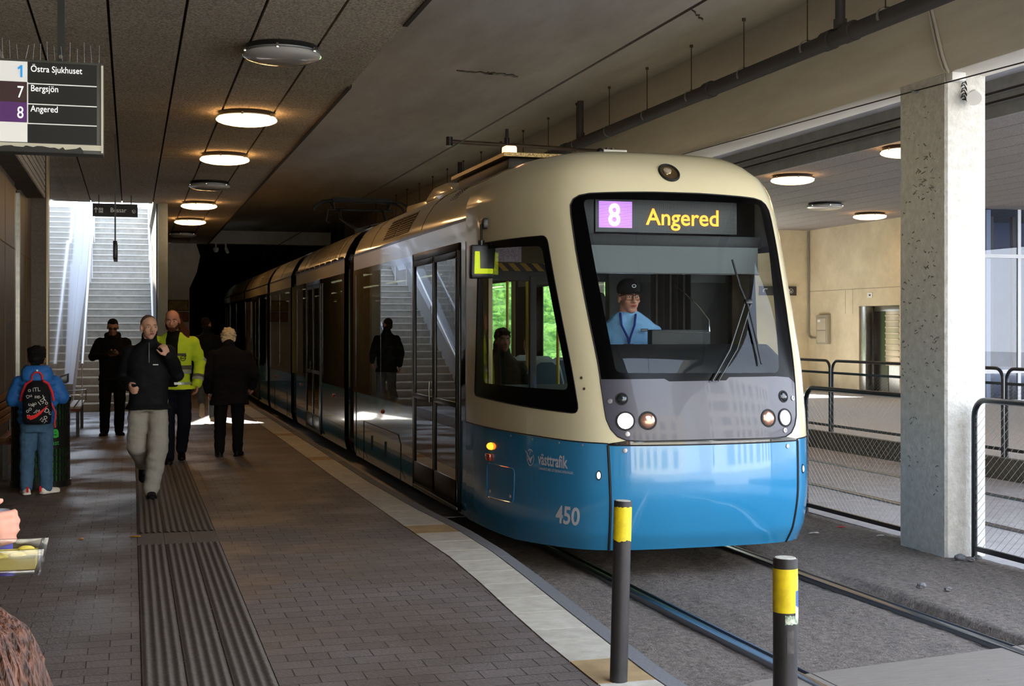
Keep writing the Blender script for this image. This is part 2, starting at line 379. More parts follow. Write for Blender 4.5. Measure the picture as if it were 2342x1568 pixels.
# right-hand beam, its column, the bay beyond
mb = MB(); mb.box(6.43, 6.84, -2, 45, 3.72, 5.4); struct(mb.build('beam', M['conc_beam'], bev=0.015))
mb = MB(); mb.box(6.43, 6.82, 9.36, 10.04, -0.5, 3.74); struct(mb.build('column', M['conc_col'], bev=0.02, seg=1))
mb = MB(); r = random.Random(11)
def scar(pts, x, w):
    for (a, b), (c, d) in zip(pts, pts[1:]):
        mb.prism([(a, b - w), (c, d - w), (c, d + w), (a, b + w)], x - 0.004, x + 0.004, 'x')
for k in range(130):
    y = r.uniform(9.42, 9.98); z = r.choice([r.uniform(0.2, 3.5), r.uniform(1.0, 2.9)]); n = r.randint(1, 3); pts = [(y, z)]
    for i in range(n): pts.append((min(9.99, pts[-1][0] + r.uniform(0.004, 0.018)), pts[-1][1] + r.uniform(-0.012, 0.012)))
    scar(pts, 6.43, r.uniform(0.0012, 0.004))
for k in range(26):
    y = r.uniform(9.5, 9.8); z = 2.95 + r.uniform(-0.16, 0.16); scar([(y, z), (y + r.uniform(.01, .06), z + r.uniform(-.03, .03))], 6.43, r.uniform(.001, .004))
struct(mb.build('column_scars', mat('scar', '#6f6a62', 0.9)))
# far columns along the same beam, hidden by the tram for the most part
for yy in (18.5, 27.6, 36.7):
    mb = MB(); mb.box(6.43, 6.82, yy, yy + 0.68, -0.5, 3.74); struct(mb.build('column', M['conc_col'], bev=0.02, seg=1))
mb = MB(); mb.box(6.84, 10.12, CY0, 36.5, 4.6, 5.4); struct(mb.build('ceiling_bay', mat('pale_soffit', '#cfcdd2', 0.8, var=(2, .3), col2='#b5b3b8')))
mb = MB(); mb.box(9.9, 10.02, CY0, 36.5, 4.44, 4.62); mb.box(10.02, 10.14, CY0, 36.5, 4.36, 4.62); mb.box(10.14, 10.2, CY0, 36.5, 4.20, 4.62)
struct(mb.build('ceiling_fascia', mat('grey_fascia', '#9a9893', 0.8, var=(5, .3), col2='#7f7a74', bump=(20, .3, .01))))
mb = MB()
for x, z in ((9.895, 4.435), (10.015, 4.355)): mb.box(x, x + 0.012, CY0, 36.5, z - 0.006, z + 0.02)
struct(mb.build('fascia_joint', M['joint']))
mb = MB(); xs = [10.2 + 0.61 * i for i in range(28)]
for i, (xa, xb) in enumerate(zip(xs, xs[1:])): mb.box(xa + 0.008, xb - 0.008, CY0, 31.2 if xb > 10 else 31, Z1, Z1 + 0.04)
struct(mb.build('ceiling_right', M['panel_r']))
mb = MB(); mb.box(10.15, 27.5, CY0 + 0.05, 33, Z1 + 0.035, 5.4); struct(mb.build('ceiling_right_backing', M['joint']))
# ------------------------------------------------------------------ left wall
mb = MB(); mb.box(-1.62, -1.17, 5.0, 19.5, 3.45, 5.0)
struct(mb.build('wall_fascia', M['conc_dark']))
mb = MB()
for k in range(9): mb.box(-1.171, -1.158 - 0.004 * (k % 2), 5.0, 19.5, 3.46 + k * 0.085, 3.525 + k * 0.085)
struct(mb.build('wall_fascia_boards', mat('board_marked_concrete', '#a49c90', .9, var=(6, .3), col2='#857d72', bump=(30, .5, .008)), bev=.006, seg=1))
mb = MB(); mb.box(-1.9, -1.4, -7, 17.5, -0.2, 5.0); mb.box(-1.9, -1.4, 18.4, 20.3, -0.2, 5.0); mb.box(-1.9, -1.44, 17.4, 18.5, -0.2, 5.0)
struct(mb.build('wall_left', M['stone']))
mb = MB()
for z in (0.55, 1.72, 2.62): mb.box(-1.403, -1.396, 5, 17.5, z - .006, z + .006); mb.box(-1.403, -1.396, 18.4, 20.3, z - .006, z + .006)
for y in (5, 6.6, 8.2, 9.8, 11.4, 13.0, 14.6, 16.2, 19.35): mb.box(-1.403, -1.396, y - .006, y + .006, 0, 4.2)
struct(mb.build('wall_left_joints', mat('pale_joint', '#857665', .8)))
mb = MB(); mb.box(-1.43, -1.40, 17.52, 17.62, 0.1, 3.4); mb.box(-1.43, -1.40, 18.28, 18.38, 0.1, 3.4); w = mb.build('window_1', M['steel']); struct(w)
mb = MB(); mb.box(-1.435, -1.425, 17.6, 18.3, 0.1, 3.4); struct(mb.build('window_pane', mat('greenish_pane', '#51584a', 0.08, metal=.6), w))
mb = MB(); mb.box(-1.9, -1.19, 20.3, 20.75, -0.2, 4.25); struct(mb.build('wall_fin', M['stone']))
mb = MB(); mb.box(-1.19, -1.165, 20.28, 20.62, -0.0, 4.22); struct(mb.build('trim_1', mat('pale_edge_trim', '#b9a88a', .3, metal=.5)))
# polished wall beside the stair (its top climbs with the stair)
mb = MB(); mb.prism([(20.62, -0.2), (41, -0.2), (41, 7.0), (34, 6.6), (28.3, 4.75), (20.62, 4.75)], -1.7, -1.17, 'x')
struct(mb.build('wall_stair', M['polished']))
# ------------------------------------------------------------------ stair
RISE = 0.16; ST0 = 27.05; LAND = 17
nos = []; mb = MB(); y = ST0; z = 0
for i in range(1, 32):
    z = i * RISE
    if i <= LAND: yy = ST0 + (i - 1) * 0.337
    else: yy = ST0 + (LAND - 1) * 0.337 + 1.45 + (i - LAND - 1) * 0.30
    nos.append((yy, z))
for i, (yy, z) in enumerate(nos):
    ye = nos[i + 1][0] + 0.05 if i + 1 < len(nos) else yy + 6
    mb.box(-1.17, 0.50, yy, ye, z - RISE - 0.3, z)
struct(mb.build('stairs', M['step']))
mb = MB()
for yy, z in nos: mb.box(-1.08, 0.50, yy - 0.012, yy + 0.03, z - 0.022, z + 0.006)
struct(mb.build('stair_nosings', mat('bright_nosing', '#dfe0de', 0.35, metal=.3)))
# white side kerb of the stair
poly = [(26.95, -0.1), (26.95, 1.05)] + [(26.95, 1.05)]
mb = MB(); lo = [(26.9, 0)] + [(nos[16][0] + .1, nos[16][1] - .05), (nos[17][0] - .3, nos[16][1]), (nos[30][0], nos[30][1])]
up = [(nos[30][0], nos[30][1] + .42), (nos[17][0] - .3, nos[16][1] + .42), (nos[16][0], nos[16][1] + .42), (26.9, 0.55)]
mb.prism(lo + up, -1.169, -0.93, 'x'); mb.v = [(x if x < -1.1 else -1.09 + .14 * min(1, max(0, (y - 27) / 6.0)), y, z) for x, y, z in mb.v]; struct(mb.build('stair_side_kerb', mat('pale_grey_kerb', '#bfc0c4', .6)))
mb = MB(); mb.box(0.50, 0.60, 28.3, 42, -0.2, 4.6); mb.box(.5, .6, 33, 44, 4.5, 5.2); struct(mb.build('wall_stair_right', M['conc_dark']))
mb = MB(); mb.box(0.53, 0.73, 28.1, 28.35, -0.2, 4.23); struct(mb.build('column_stair', mat('grey_green_column', '#9aa29d', .6, var=(3, .3), col2='#7d8682')))
mb = MB(); mb.box(6.84, 7.0, 27.7, 46, -.6, 4.9); struct(mb.build('wall_bounce_shield', M['conc_dark']))  # added wall hidden behind the tram, blocks green bounce from the bank
# end wall with the cut corner, tunnel mouth
mb = MB(); mb.prism([(0.6, -0.2), (1.70, -0.2), (1.70, 2.85), (1.92, 3.35), (2.02, 3.84), (1.9, 4.22), (0.6, 4.22)], 41.0, 41.4, 'y'); struct(mb.build('wall_end', M['conc']))
mb = MB(); mb.box(1.7, 6.45, 44.0, 44.6, 4.42, 5.4); struct(mb.build('tunnel_lintel', M['conc']))
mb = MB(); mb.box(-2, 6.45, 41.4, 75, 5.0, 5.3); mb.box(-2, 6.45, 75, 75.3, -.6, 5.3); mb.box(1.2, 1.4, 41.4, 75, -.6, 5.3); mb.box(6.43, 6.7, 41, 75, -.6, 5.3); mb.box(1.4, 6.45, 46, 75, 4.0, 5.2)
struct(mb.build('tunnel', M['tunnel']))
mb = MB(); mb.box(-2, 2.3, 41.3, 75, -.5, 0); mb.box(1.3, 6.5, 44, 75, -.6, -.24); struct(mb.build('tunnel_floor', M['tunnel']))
# ------------------------------------------------------------------ right side platform, building
mb = MB(); mb.box(10.5, 40, 1, 60, -0.6, 0.0); struct(mb.build('floor_right', mat('pale_asphalt', '#cccac9', .8, var=(9, .3), col2='#b5b2b2', bump=(60, .3, .005))))
mb = MB(); mb.box(10.42, 10.52, 1, 60, -0.6, 0.012); struct(mb.build('kerb_right', mat('dark_kerb_face', '#6d6a60', .8, var=(5, .3), col2='#4c4940')))
WX = 17.2
mb = MB(); mb.box(WX, WX + .4, 28.62, 31.5, -.2, 4.3); mb.box(WX, WX + .4, 24.4, 26.85, -.2, 4.3); mb.box(WX, WX + .4, 26.851, 28.619, 2.18, 4.3); mb.box(WX + 1.5, WX + 1.7, 26, 29, -.2, 4.3)
mb.box(15.6, WX + .1, 31.12, 31.5, -.2, 4.3)
struct(mb.build('wall_right', M['conc_cream']))
mb = MB(); mb.box(WX - .003, WX + .01, 24.4, 31.1, 2.60, 2.615); mb.box(WX - .003, WX + .01, 28.9, 28.91, 2.0, 2.6); mb.box(WX - .003, WX + .01, 29.25, 29.262, 2.0, 2.6)
struct(mb.build('wall_right_joint', mat('hairline', '#a4977a', .9)))
mb = MB(); mb.box(WX + .25, WX + .33, 26.85, 28.62, 0, 2.18); mb.box(WX + .02, WX + .25, 28.35, 28.6, 0, 2.18); d = mb.build('door_1', M['steel'], bev=.01); struct(d)
mb = MB(); mb.box(WX + .24, WX + .25, 27.7, 28.3, 0, 2.05); struct(mb.build('door_leaf', mat('dark_lift_leaf', '#3a342e', .25, metal=.8), d))
mb = MB(); mb.box(WX + .1, WX + .24, 27.0, 27.6, .75, 2.05)
for k in range(9): mb.box(WX + .08, WX + .11, 27.0, 27.6, .8 + k * .14, .84 + k * .14)
struct(mb.build('lift_panel', mat('shiny_lift_panel', '#b9a88e', .4, metal=.6), d, bev=.01))
# glazed front beside it
fr = MB(); 
for x in (17.62, 18.6, 20.2, 21.8): fr.box(x - .04, x + .04, 24.38, 24.46, 0, 4.22)
for z in (0.70, 3.2): fr.box(17.6, 23, 24.37, 24.45, z - .04, z + .04)
fr.box(17.6, 23, 24.37, 24.45, 0, .08); w = fr.build('window_2', mat('grey_frame', '#b9bcc2', .4, metal=.4)); struct(w)
mb = MB(); mb.box(17.6, 23, 24.40, 24.41, 0, 4.22); struct(mb.build('window_glass', glass('facade_glass', (.72, .78, .88), .5, .05), w))
mb = MB(); mb.box(17.92, 18.03, 24.6, 24.72, 0, 4.22); struct(mb.build('window_post', M['white'], w))
mb = MB(); mb.box(17.6, 24, 27.5, 27.7, 0, 4.22); mb.box(23, 23.2, 24.4, 27.5, 0, 4.22); struct(mb.build('wall_behind_glass', mat('bluegrey_inner_wall', '#7f87a0', .8, var=(1.5, .3), col2='#5d6272')))
mb = MB(); 
for x, w_ in ((18.35, .05), (18.9, .09), (19.5, .06)): mb.box(x, x + w_, 25.8, 25.9, 0, 4.2)
struct(mb.build('inner_mullions', mat('brown_post', '#7b6353', .6)))
# ------------------------------------------------------------------ tram: the surface of the driving cab
TX, YR = 4.17, 11.36
PLAN = [(0, 0), (.2, .006), (.4, .025), (.6, .065), (.76, .13), (.9, .25), (1.02, .47), (1.12, .78), (1.2, 1.15), (1.26, 1.6), (1.29, 2.0), (1.3, 2.45)]
VT = [(-.07, .97, 9.02), (.08, .995, 8.94), (.4, 1.0, 8.88), (.78, 1.0, 8.9), (1.25, 1.0, 8.98), (1.7, .997, 9.14), (2.1, .99, 9.30), (2.4, .98, 9.42), (2.62, .965, 9.52), (2.76, .935, 9.60), (2.88, .89, 9.70), (2.98, .82, 9.84), (3.05, .72, 10.0), (3.09, .58, 10.2), (3.115, .4, 10.45), (3.13, .2, 10.8), (3.135, .01, 11.0)]
def _spl(xs, ys):
    n = len(xs); h = [xs[i + 1] - xs[i] for i in range(n - 1)]; d = [(ys[i + 1] - ys[i]) / h[i] for i in range(n - 1)]
    m = [d[0]] + [0] * (n - 2) + [d[-1]]
    for i in range(1, n - 1):
        if d[i - 1] * d[i] > 0:
            w1 = 2 * h[i] + h[i - 1]; w2 = h[i] + 2 * h[i - 1]; m[i] = (w1 + w2) / (w1 / d[i - 1] + w2 / d[i])
    def f(x):
        x = min(max(x, xs[0]), xs[-1]); i = 0
        while i < n - 2 and x > xs[i + 1]: i += 1
        t = (x - xs[i]) / h[i]; t2 = t * t; t3 = t2 * t
        return (2 * t3 - 3 * t2 + 1) * ys[i] + (t3 - 2 * t2 + t) * h[i] * m[i] + (-2 * t3 + 3 * t2) * ys[i + 1] + (t3 - t2) * h[i] * m[i + 1]
    return f
_S = [0]
for (a, b), (c, d) in zip(PLAN, PLAN[1:]): _S.append(_S[-1] + math.hypot(c - a, d - b))
SMAX = _S[-1]
_fa = _spl(_S, [p[0] for p in PLAN]); _fd = _spl(_S, [p[1] for p in PLAN])
_U = [0]
for (z, k, y), (z2, k2, y2) in zip(VT, VT[1:]): _U.append(_U[-1] + math.hypot(z2 - z, max(abs(k2 - k) * 1.3, abs(y2 - y) * .4 if z > 2.8 else 0)))
VMAX = _U[-1]
_fz = _spl(_U, [v[0] for v in VT]); _fk = _spl(_U, [v[1] for v in VT]); _fy = _spl(_U, [v[2] for v in VT])
def u_of_z(z):
    a, b = 0, VMAX
    for _ in range(40):
        m = (a + b) / 2
        if _fz(m) < z: a = m
        else: b = m
    return a
def cab(s, u, off=0.0):
    """point on the cab skin; s = signed length round the plan, u = length up the section"""
    sg = -1 if s < 0 else 1; q = abs(s); a = _fa(q); d = _fd(q); z = _fz(u); k = _fk(u); yn = _fy(u)
    t = min(1, d / 2.45)
    if z < 2.62: k = k + (1 - k) * t ** .5 * (1 if z > .4 else .6)
    elif z < 2.9: kk = k + (min(1, k + .05) - k) * t ** .5; k = kk
    x = TX - .045 * (1 - t) + sg * a * k; y = yn + d * (YR - yn) / 2.45
    z = z + .06 * max(0, 1 - (q / 1.9) ** 2) * max(0, 1 - u / .5)
    p = (x, y, z)
    if off:
        e = 1e-3; q1 = cab(s + e, u); q2 = cab(s - e, u); q3 = cab(s, min(VMAX, u + e)); q4 = cab(s, max(0, u - e))
        n = Vector([a - b for a, b in zip(q1, q2)]).cross(Vector([a - b for a, b in zip(q3, q4)])).normalized()
        p = tuple(c + off * m for c, m in zip(p, n))
    return p
# ------------------------------------------------------------------ tram
M['cream'] = mat('cream_paint', '#e9deb9', 0.22, coat=0.7, var=(1.2, .4), col2='#e2d6ae')
M['blue'] = mat('blue_paint', '#2b86b8', 0.16, coat=0.8, var=(1.5, .4), col2='#2a80b0')
M['greyp'] = mat('grey_front_panel', '#45434e', 0.38, coat=0.25)
M['frit'] = mat('black_glass_border', '#050506', 0.05, coat=0.5)
M['frit_f'] = mat('matt_black_border', '#030304', 0.22, spec=.12)
M['bodyblk'] = mat('gloss_black_body', '#08080a', 0.08, coat=0.6)
M['doorblk'] = mat('door_black', '#0a0a0b', .32)
M['rubber'] = mat('black_rubber', '#0e0e10', 0.7)
M['chrome'] = mat('chrome', '#c9c9c4', 0.12, metal=1.0)
M['ws'] = glass('windscreen_glass', (.80, .84, .84), .7, .02)
M['sideg'] = glass('tinted_side_glass', (.30, .33, .30), .95, .10)
M['cabg'] = glass('cab_side_glass', (.74, .78, .76), .9, .05)
M['inner'] = mat('interior_grey', '#53575a', 0.7)
M['innerd'] = mat('interior_dark', '#1c1e21', 0.6)
M['dash'] = mat('dashboard', '#15181b', 0.5)
M['yellowp'] = mat('yellow_pole', '#c9b23a', 0.35)
M['beige'] = mat('beige_panel', '#cdbd90', 0.5)
M['led_w'] = emit('white_led', '#fff4ea', 4.0); M['led_v'] = emit('violet_led', '#b37be0', 1.3); M['led_o'] = emit('amber_led', '#ff9a2c', 1.5)
tram = thing('tram', 'cream and blue articulated tram standing at the platform, line 8 to Angered, number 450', 'tram', (TX, 9.0, GZ))

GRID_S, GRID_U = 0.055, 0.055
def bez_sub(poly, closed=True, step=0.05):
    out = []; n = len(poly)
    for i in range(n if closed else n - 1):
        a, b = poly[i], poly[(i + 1) % n]; d = math.hypot(b[0] - a[0], b[1] - a[1]); k = max(1, int(math.ceil(d / step)))
        for j in range(k): out.append((a[0] + (b[0] - a[0]) * j / k, a[1] + (b[1] - a[1]) * j / k))
    if not closed: out.append(poly[-1])
    return out
def rnd(poly, r=0.04, seg=4):
    """round the corners of a polygon"""
    out = []; n = len(poly)
    for i in range(n):
        p0, p1, p2 = Vector(poly[i - 1]), Vector(poly[i]), Vector(poly[(i + 1) % n])
        a = (p0 - p1); b = (p2 - p1); ra = min(r, a.length * .45, b.length * .45)
        A = p1 + a.normalized() * ra; B = p1 + b.normalized() * ra
        for j in range(seg + 1):
            t = j / seg; q = A * (1 - t) ** 2 + p1 * 2 * t * (1 - t) + B * t * t; out.append((q.x, q.y))
    return out
def inside(p, poly):
    x, y = p; c = False; n = len(poly)
    for i in range(n):
        x1, y1 = poly[i]; x2, y2 = poly[i - 1]
        if (y1 > y) != (y2 > y) and x < (x2 - x1) * (y - y1) / (y2 - y1) + x1: c = not c
    return c
mir = lambda L: [(-a, b) for a, b in L]
WSH = [(0, 2.768), (.2, 2.768), (.4, 2.763), (.6, 2.757), (.74, 2.750), (.83, 2.735), (.885, 2.705), (.915, 2.655), (.918, 2.58), (.905, 2.3), (.868, 1.85), (.83, 1.45), (.822, 1.335)]
GPH = [(.820, 1.28), (.806, 1.12), (.795, 1.03), (.765, .96), (.715, .905), (.65, .878), (.55, .872), (.3, .874), (0, .876)]
FRONT_ALL = WSH + GPH + mir(GPH[:-1])[::-1] + mir(WSH[1:])[::-1]
GTOP = [(-.822, 1.322), (-.34, 1.326), (-.305, 1.306), (.15, 1.309), (.18, 1.333), (.6, 1.333), (.74, 1.322), (.81, 1.28)]
GREY = GTOP + GPH[1:] + mir(GPH[:-1])[::-1]
WSI = rnd([(-.80, 2.70), (.79, 2.70), (.775, 2.3), (.635, 1.36), (-.70, 1.37)], .05)
SWO = rnd([(-2.70, 2.425), (-1.215, 2.425), (-1.02, 1.065), (-2.92, 1.115)], .07)
SWI = rnd([(-2.56, 2.375), (-1.30, 2.345), (-1.115, 1.235), (-2.62, 1.235)], .06)
BLU = [(-.79, .842), (.79, .842), (.76, 0), (-.76, 0)]
BELT = .866
TRIMP = [(-.79, .842), (.79, .842), (.79, .854), (.655, .877), (.655, .9), (-.655, .9), (-.655, .877), (-.79, .854)]
def build_cab():
    pts = []; edges = []
    def poly(P, closed=True):
        Q = bez_sub(P, closed); b = len(pts); pts.extend(Q)
        for i in range(len(Q) - (0 if closed else 1)): edges.append((b + i, b + (i + 1) % len(Q)))
    poly([(-SMAX, 0), (SMAX, 0), (SMAX, VMAX), (-SMAX, VMAX)])
    poly(FRONT_ALL); poly(GTOP, False); poly(WSI)
    for P in (SWO, SWI): poly(P); poly(mir(P))
    poly([(-SMAX, BELT), (-.79, BELT - .012), (-.79, .842), (.79, .842), (.79, BELT - .012), (SMAX, BELT)], False)
    poly([(-.79, .842), (-.76, 0)], False); poly([(.79, .842), (.76, 0)], False)
    poly([(-.79, BELT - .012), (-.655, .877)], False); poly([(.79, BELT - .012), (.655, .877)], False)
    i = -SMAX + GRID_S
    while i < SMAX - .01:
        u = GRID_U
        while u < VMAX - .01: pts.append((i, u)); u += GRID_U
        i += GRID_S
    vs, es, fs, *_ = delaunay_2d_cdt([Vector(p) for p in pts], edges, [], 0, 1e-4)
    eps = 2e-3; P3 = []; N3 = []
    for v in vs:
        s, u = v
        p = cab(s, u); a = Vector(cab(min(s + eps, SMAX), u)) - Vector(cab(max(s - eps, -SMAX), u)); b = Vector(cab(s, min(VMAX, u + eps))) - Vector(cab(s, max(0, u - eps)))
        n = a.cross(b)
        n = n.normalized() if n.length > 1e-12 else Vector((0, 0, 1))
        if u > VMAX - .25: n = n.lerp(Vector((0, 0, 1)), (u - VMAX + .25) / .25).normalized()
        P3.append(p); N3.append(n)
    reg = {}
    for f in fs:
        c = (sum(vs[i][0] for i in f) / 3, sum(vs[i][1] for i in f) / 3)
        ca = (-abs(c[0]), c[1])
        if inside(c, FRONT_ALL):
            r = 'grey' if inside(c, GREY) else ('wsglass' if inside(c, WSI) else 'wsfrit')
        elif inside(ca, SWO): r = ('sgL' if c[0] < 0 else 'sgR') if inside(ca, SWI) else ('sfL' if c[0] < 0 else 'sfR')
        elif inside(c, BLU): r = 'front'
        elif inside(c, TRIMP): r = 'trim'
        elif c[1] < BELT - .012 * min(1, max(0, (SMAX - abs(c[0])) / (SMAX - .79))): r = 'skL' if c[0] < 0 else 'skR'
        else: r = 'shell'
        reg.setdefault(r, []).append(f)
    names = {'grey': ('front_panel', 'greyp'), 'wsglass': ('windscreen', 'ws'), 'wsfrit': ('windscreen_border', 'frit_f'), 'sgL': ('cab_window', 'cabg'), 'sgR': ('cab_window', 'cabg'),
             'sfL': ('cab_window_border', 'frit_f'), 'sfR': ('cab_window_border', 'frit_f'), 'front': ('front_bumper', 'blue'), 'skL': ('cab_skirt', 'blue'), 'skR': ('cab_skirt', 'blue'), 'shell': ('cab_shell', 'cream'), 'trim': ('front_trim', 'bodyblk')}
    out = {}
    for r, F in reg.items():
        used = sorted({i for f in F for i in f}); ix = {k: j for j, k in enumerate(used)}
        me = bpy.data.meshes.new(names[r][0]); me.from_pydata([P3[i] for i in used], [], [tuple(ix[i] for i in f) for f in F])
        me.materials.append(M[names[r][1]])
        for pl in me.polygons: pl.use_smooth = True
        me.normals_split_custom_set_from_vertices([tuple(N3[i]) for i in used])
        o = bpy.data.objects.new(names[r][0], me); COL.objects.link(o); place(o, tram, True); out[r] = o
    return out
CAB = build_cab()
def seam(P, r=.004, name='seam', m='rubber', par=None, closed=False, off=.001):
    Q = bez_sub(P + [P[0]] if closed else P, False, .04); mb = MB(); mb.tube([cab(s, u, off) for s, u in Q], r, 6); return mb.build(name, M[m], par or tram, par is None, smooth=True)
def sub(o): return o        # sub-parts share the tram's world coordinates
def subpart(mb_or_o, parent): mb_or_o.parent = parent; mb_or_o.matrix_parent_inverse = Matrix.Identity(4); return mb_or_o
def skin_frame(s, u, off=0.0):
    p = Vector(cab(s, u, off)); a = (Vector(cab(s + .01, u)) - Vector(cab(s - .01, u))).normalized(); n = (p - Vector(cab(s, u, off - .01))).normalized(); b = n.cross(a).normalized()
    return p, a, b, n
def disc(s, u, prof, name, m, parent, ra=1.0, rb=1.0, n=28, world=False):
    """turned part sitting on the cab skin: prof = [(radius, height)]"""
    p, a, b, nn = skin_frame(s, u); mb = MB(); vs = []
    for r, h in prof:
        for i in range(n):
            t = 2 * PI * i / n; q = p + a * (r * ra * math.cos(t)) + b * (r * rb * math.sin(t)) + nn * h; vs.append(tuple(q))
    k = len(prof); fs = [(j * n + i, j * n + (i + 1) % n, (j + 1) * n + (i + 1) % n, (j + 1) * n + i) for j in range(k - 1) for i in range(n)]
    mb.add(vs, fs)
    if prof[-1][0] > .0005: mb.add(vs[-n:], [tuple(range(n))])
    return mb.build(name, m, parent, world, smooth=True)
FP = CAB['grey']
lens_dark = mat('dark_lens', '#2c3032', .1, coat=.6, metal=.5); lens_am = mat('copper_lens', '#b98972', .15, coat=.8, metal=.6); lamp_on = emit('headlamp_on', '#fffdf2', 9.0); lamp_off = mat('clear_lens', '#dfe4ea', .08, metal=.7, coat=.6)
amber_on = emit('amber_lamp_lit', '#ff7a1c', 3.0); amber = mat('amber_lens', '#a8330f', .2, coat=.8); bolt = mat('bolt_head', '#b9b9bb', .3, metal=.9)
def front_lamp(s, u, R, m, name):
    h = disc(s, u, [(R * 1.28, .000), (R * 1.25, .005), (R * 1.05, .006), (R * 1.0, .001)], name, M['rubber'], FP)
    disc(s, u, [(R * 1.02, .002), (R * .9, .008), (R * .6, .013), (R * .25, .015), (.0004, .0155)], 'lens', m, h)
for sg in (-1, 1):
    front_lamp(sg * .672 if sg < 0 else .655, 1.18, .037, lens_dark, 'fog_lamp')
    front_lamp(sg * .655, 1.02, .056, lamp_on if sg < 0 else mat('headlamp_dim', '#f4f6fa', .1, emis='#f4f8ff', estr=.7, coat=.7), 'headlamp')
    front_lamp(sg * .49, 1.022, .054, lens_am, 'indicator')
    for s, u in ((.76, 1.163), (.645, .925)):
        disc(sg * s, u, [(.019, 0), (.018, .006), (.009, .007), (.009, .003), (.0004, .003)], 'bolt', bolt, FP)
    disc(sg * .665, .805, [(.018, 0), (.016, .006), (.0004, .007)], 'bolt', bolt, CAB['front'])
seam(FRONT_ALL, .005, 'windscreen_seal', closed=True); seam(SWO, .004, 'window_seal', closed=True)
seam([(-.79, .842), (-.775, .4), (-.76, .0)], .010, 'bumper_joint'); seam([(.79, .842), (.775, .4), (.76, .0)], .010, 'bumper_joint')
seam([(-SMAX, BELT), (-1.6, BELT), (-.79, BELT - .012), (-.79, .842), (.79, .842), (.79, BELT - .012), (1.6, BELT), (SMAX, BELT)], .005, 'belt_joint')
seam([(-.6, .868), (0, .870), (.6, .868)], .006, 'chrome_strip', 'chrome')
# hatch, side lamps, screws, lettering on the platform side of the cab
SK = CAB['skL']
seam(rnd([(-2.54, .567), (-1.93, .575), (-1.95, .30), (-2.545, .28)], .05), .005, 'hatch', 'blue', SK, True, .002)
for s, u in ((-2.47, .335), (-2.02, .345)): disc(s, u, [(.016, 0), (.014, .005), (.0004, .006)], 'hatch_lock', bolt, SK)
disc(-2.44, .715, [(.055, 0), (.05, .02), (.03, .032), (.0004, .036)], 'side_indicator', amber_on, SK, 1.0, .55)
p_, a_, b_, n_ = skin_frame(-2.47, .622)
mb = MB(); c = [p_ + a_ * x + b_ * y + n_ * h for h in (0, .028) for x, y in ((-.058, -.028), (.058, -.028), (.058, .028), (-.058, .028))]
mb.add([tuple(q) for q in c], [(0, 1, 2, 3), (4, 5, 6, 7), (0, 1, 5, 4), (1, 2, 6, 5), (2, 3, 7, 6), (3, 0, 4, 7)]); mb.build('side_reflector', amber, SK, False, bev=.006)
for sg in (-1, 1):
    par = CAB['skL' if sg < 0 else 'skR']
    l_ = disc(sg * .865, .62, [(.036, 0), (.034, .006), (.028, .007), (.026, .003)], 'marker_lamp', M['rubber'], par, .55, 1.0)
    disc(sg * .865, .62, [(.027, .003), (.018, .009), (.0004, .011)], 'lens', emit('marker_on' + str(sg), '#fff3cf', 2.5), l_, .55, 1.0)
for s in (-2.0, -1.62, -1.25, -1.0): disc(s, .835, [(.009, 0), (.008, .003), (.0004, .003)], 'screw', M['galv'], SK)
for s, u in ((-.98, 1.33), (-.96, 1.25)): disc(s, u, [(.011, 0), (.01, .003), (.0004, .003)], 'screw', M['rust'], CAB['shell'])
LET = mat('silver_lettering', '#c9cbd0', .5)
def cabtext(t, s, u, size, sx=1.0, name='lettering', bold=0.0):
    return text(t, size, LET, name, SK, sx=sx, ext=0, bold=bold, world=False, fn=lambda p: Vector(cab(s + p.x, u + p.y, .003)))
cabtext('450', -1.285, .212, .205, .86, 'fleet_number', .0045)
cabtext('västtrafik', -1.535, .652, .128, .80, 'operator_name', .0028)
cabtext('I SAMARBETE MED GÖTEBORGS SPÅRVÄGAR', -1.53, .612, .027, .80, 'operator_line', .0004)
def emblem():
    mb = MB(); cx, cy, R = -1.655, .692, .062
    Q = lambda x, y: cab(cx + x * 1.05, cy + y, .003)
    def band(P, w):
        for (a, b), (c, d) in zip(P, P[1:]):
            l = math.hypot(c - a, d - b) or 1; nx, ny = -(d - b) / l * w, (c - a) / l * w
            mb.add([Q(a - nx, b - ny), Q(c - nx, d - ny), Q(c + nx, d + ny), Q(a + nx, b + ny)], [(0, 1, 2, 3)])
    arc = lambda a0, a1: [(R * .82 * math.cos(math.radians(a0 + (a1 - a0) * i / 24)), R * math.sin(math.radians(a0 + (a1 - a0) * i / 24))) for i in range(25)]
    band(arc(165, 385), .0042); band(arc(48, 130), .0042)
    band([(0.004, .058), (-.004, .022)], .0035); band([(-.047, -.03), (-.028, -.012)], .0035)
    v = [(-.088, .052), (-.06, .043), (-.04, .026), (-.006, -.008), (.004, -.02), (.012, -.006), (.03, .012), (.054, .018), (.036, .006), (.02, -.015), (.006, -.048), (-.012, -.03), (-.04, .008), (-.062, .034)]
    b = [Q(x, y) for x, y in v]; c = Q(-.012, -.012)
    mb.add(b + [c], [(i, (i + 1) % len(b), len(b)) for i in range(len(b))])
    mb.build('operator_emblem', LET, SK, False)
emblem()
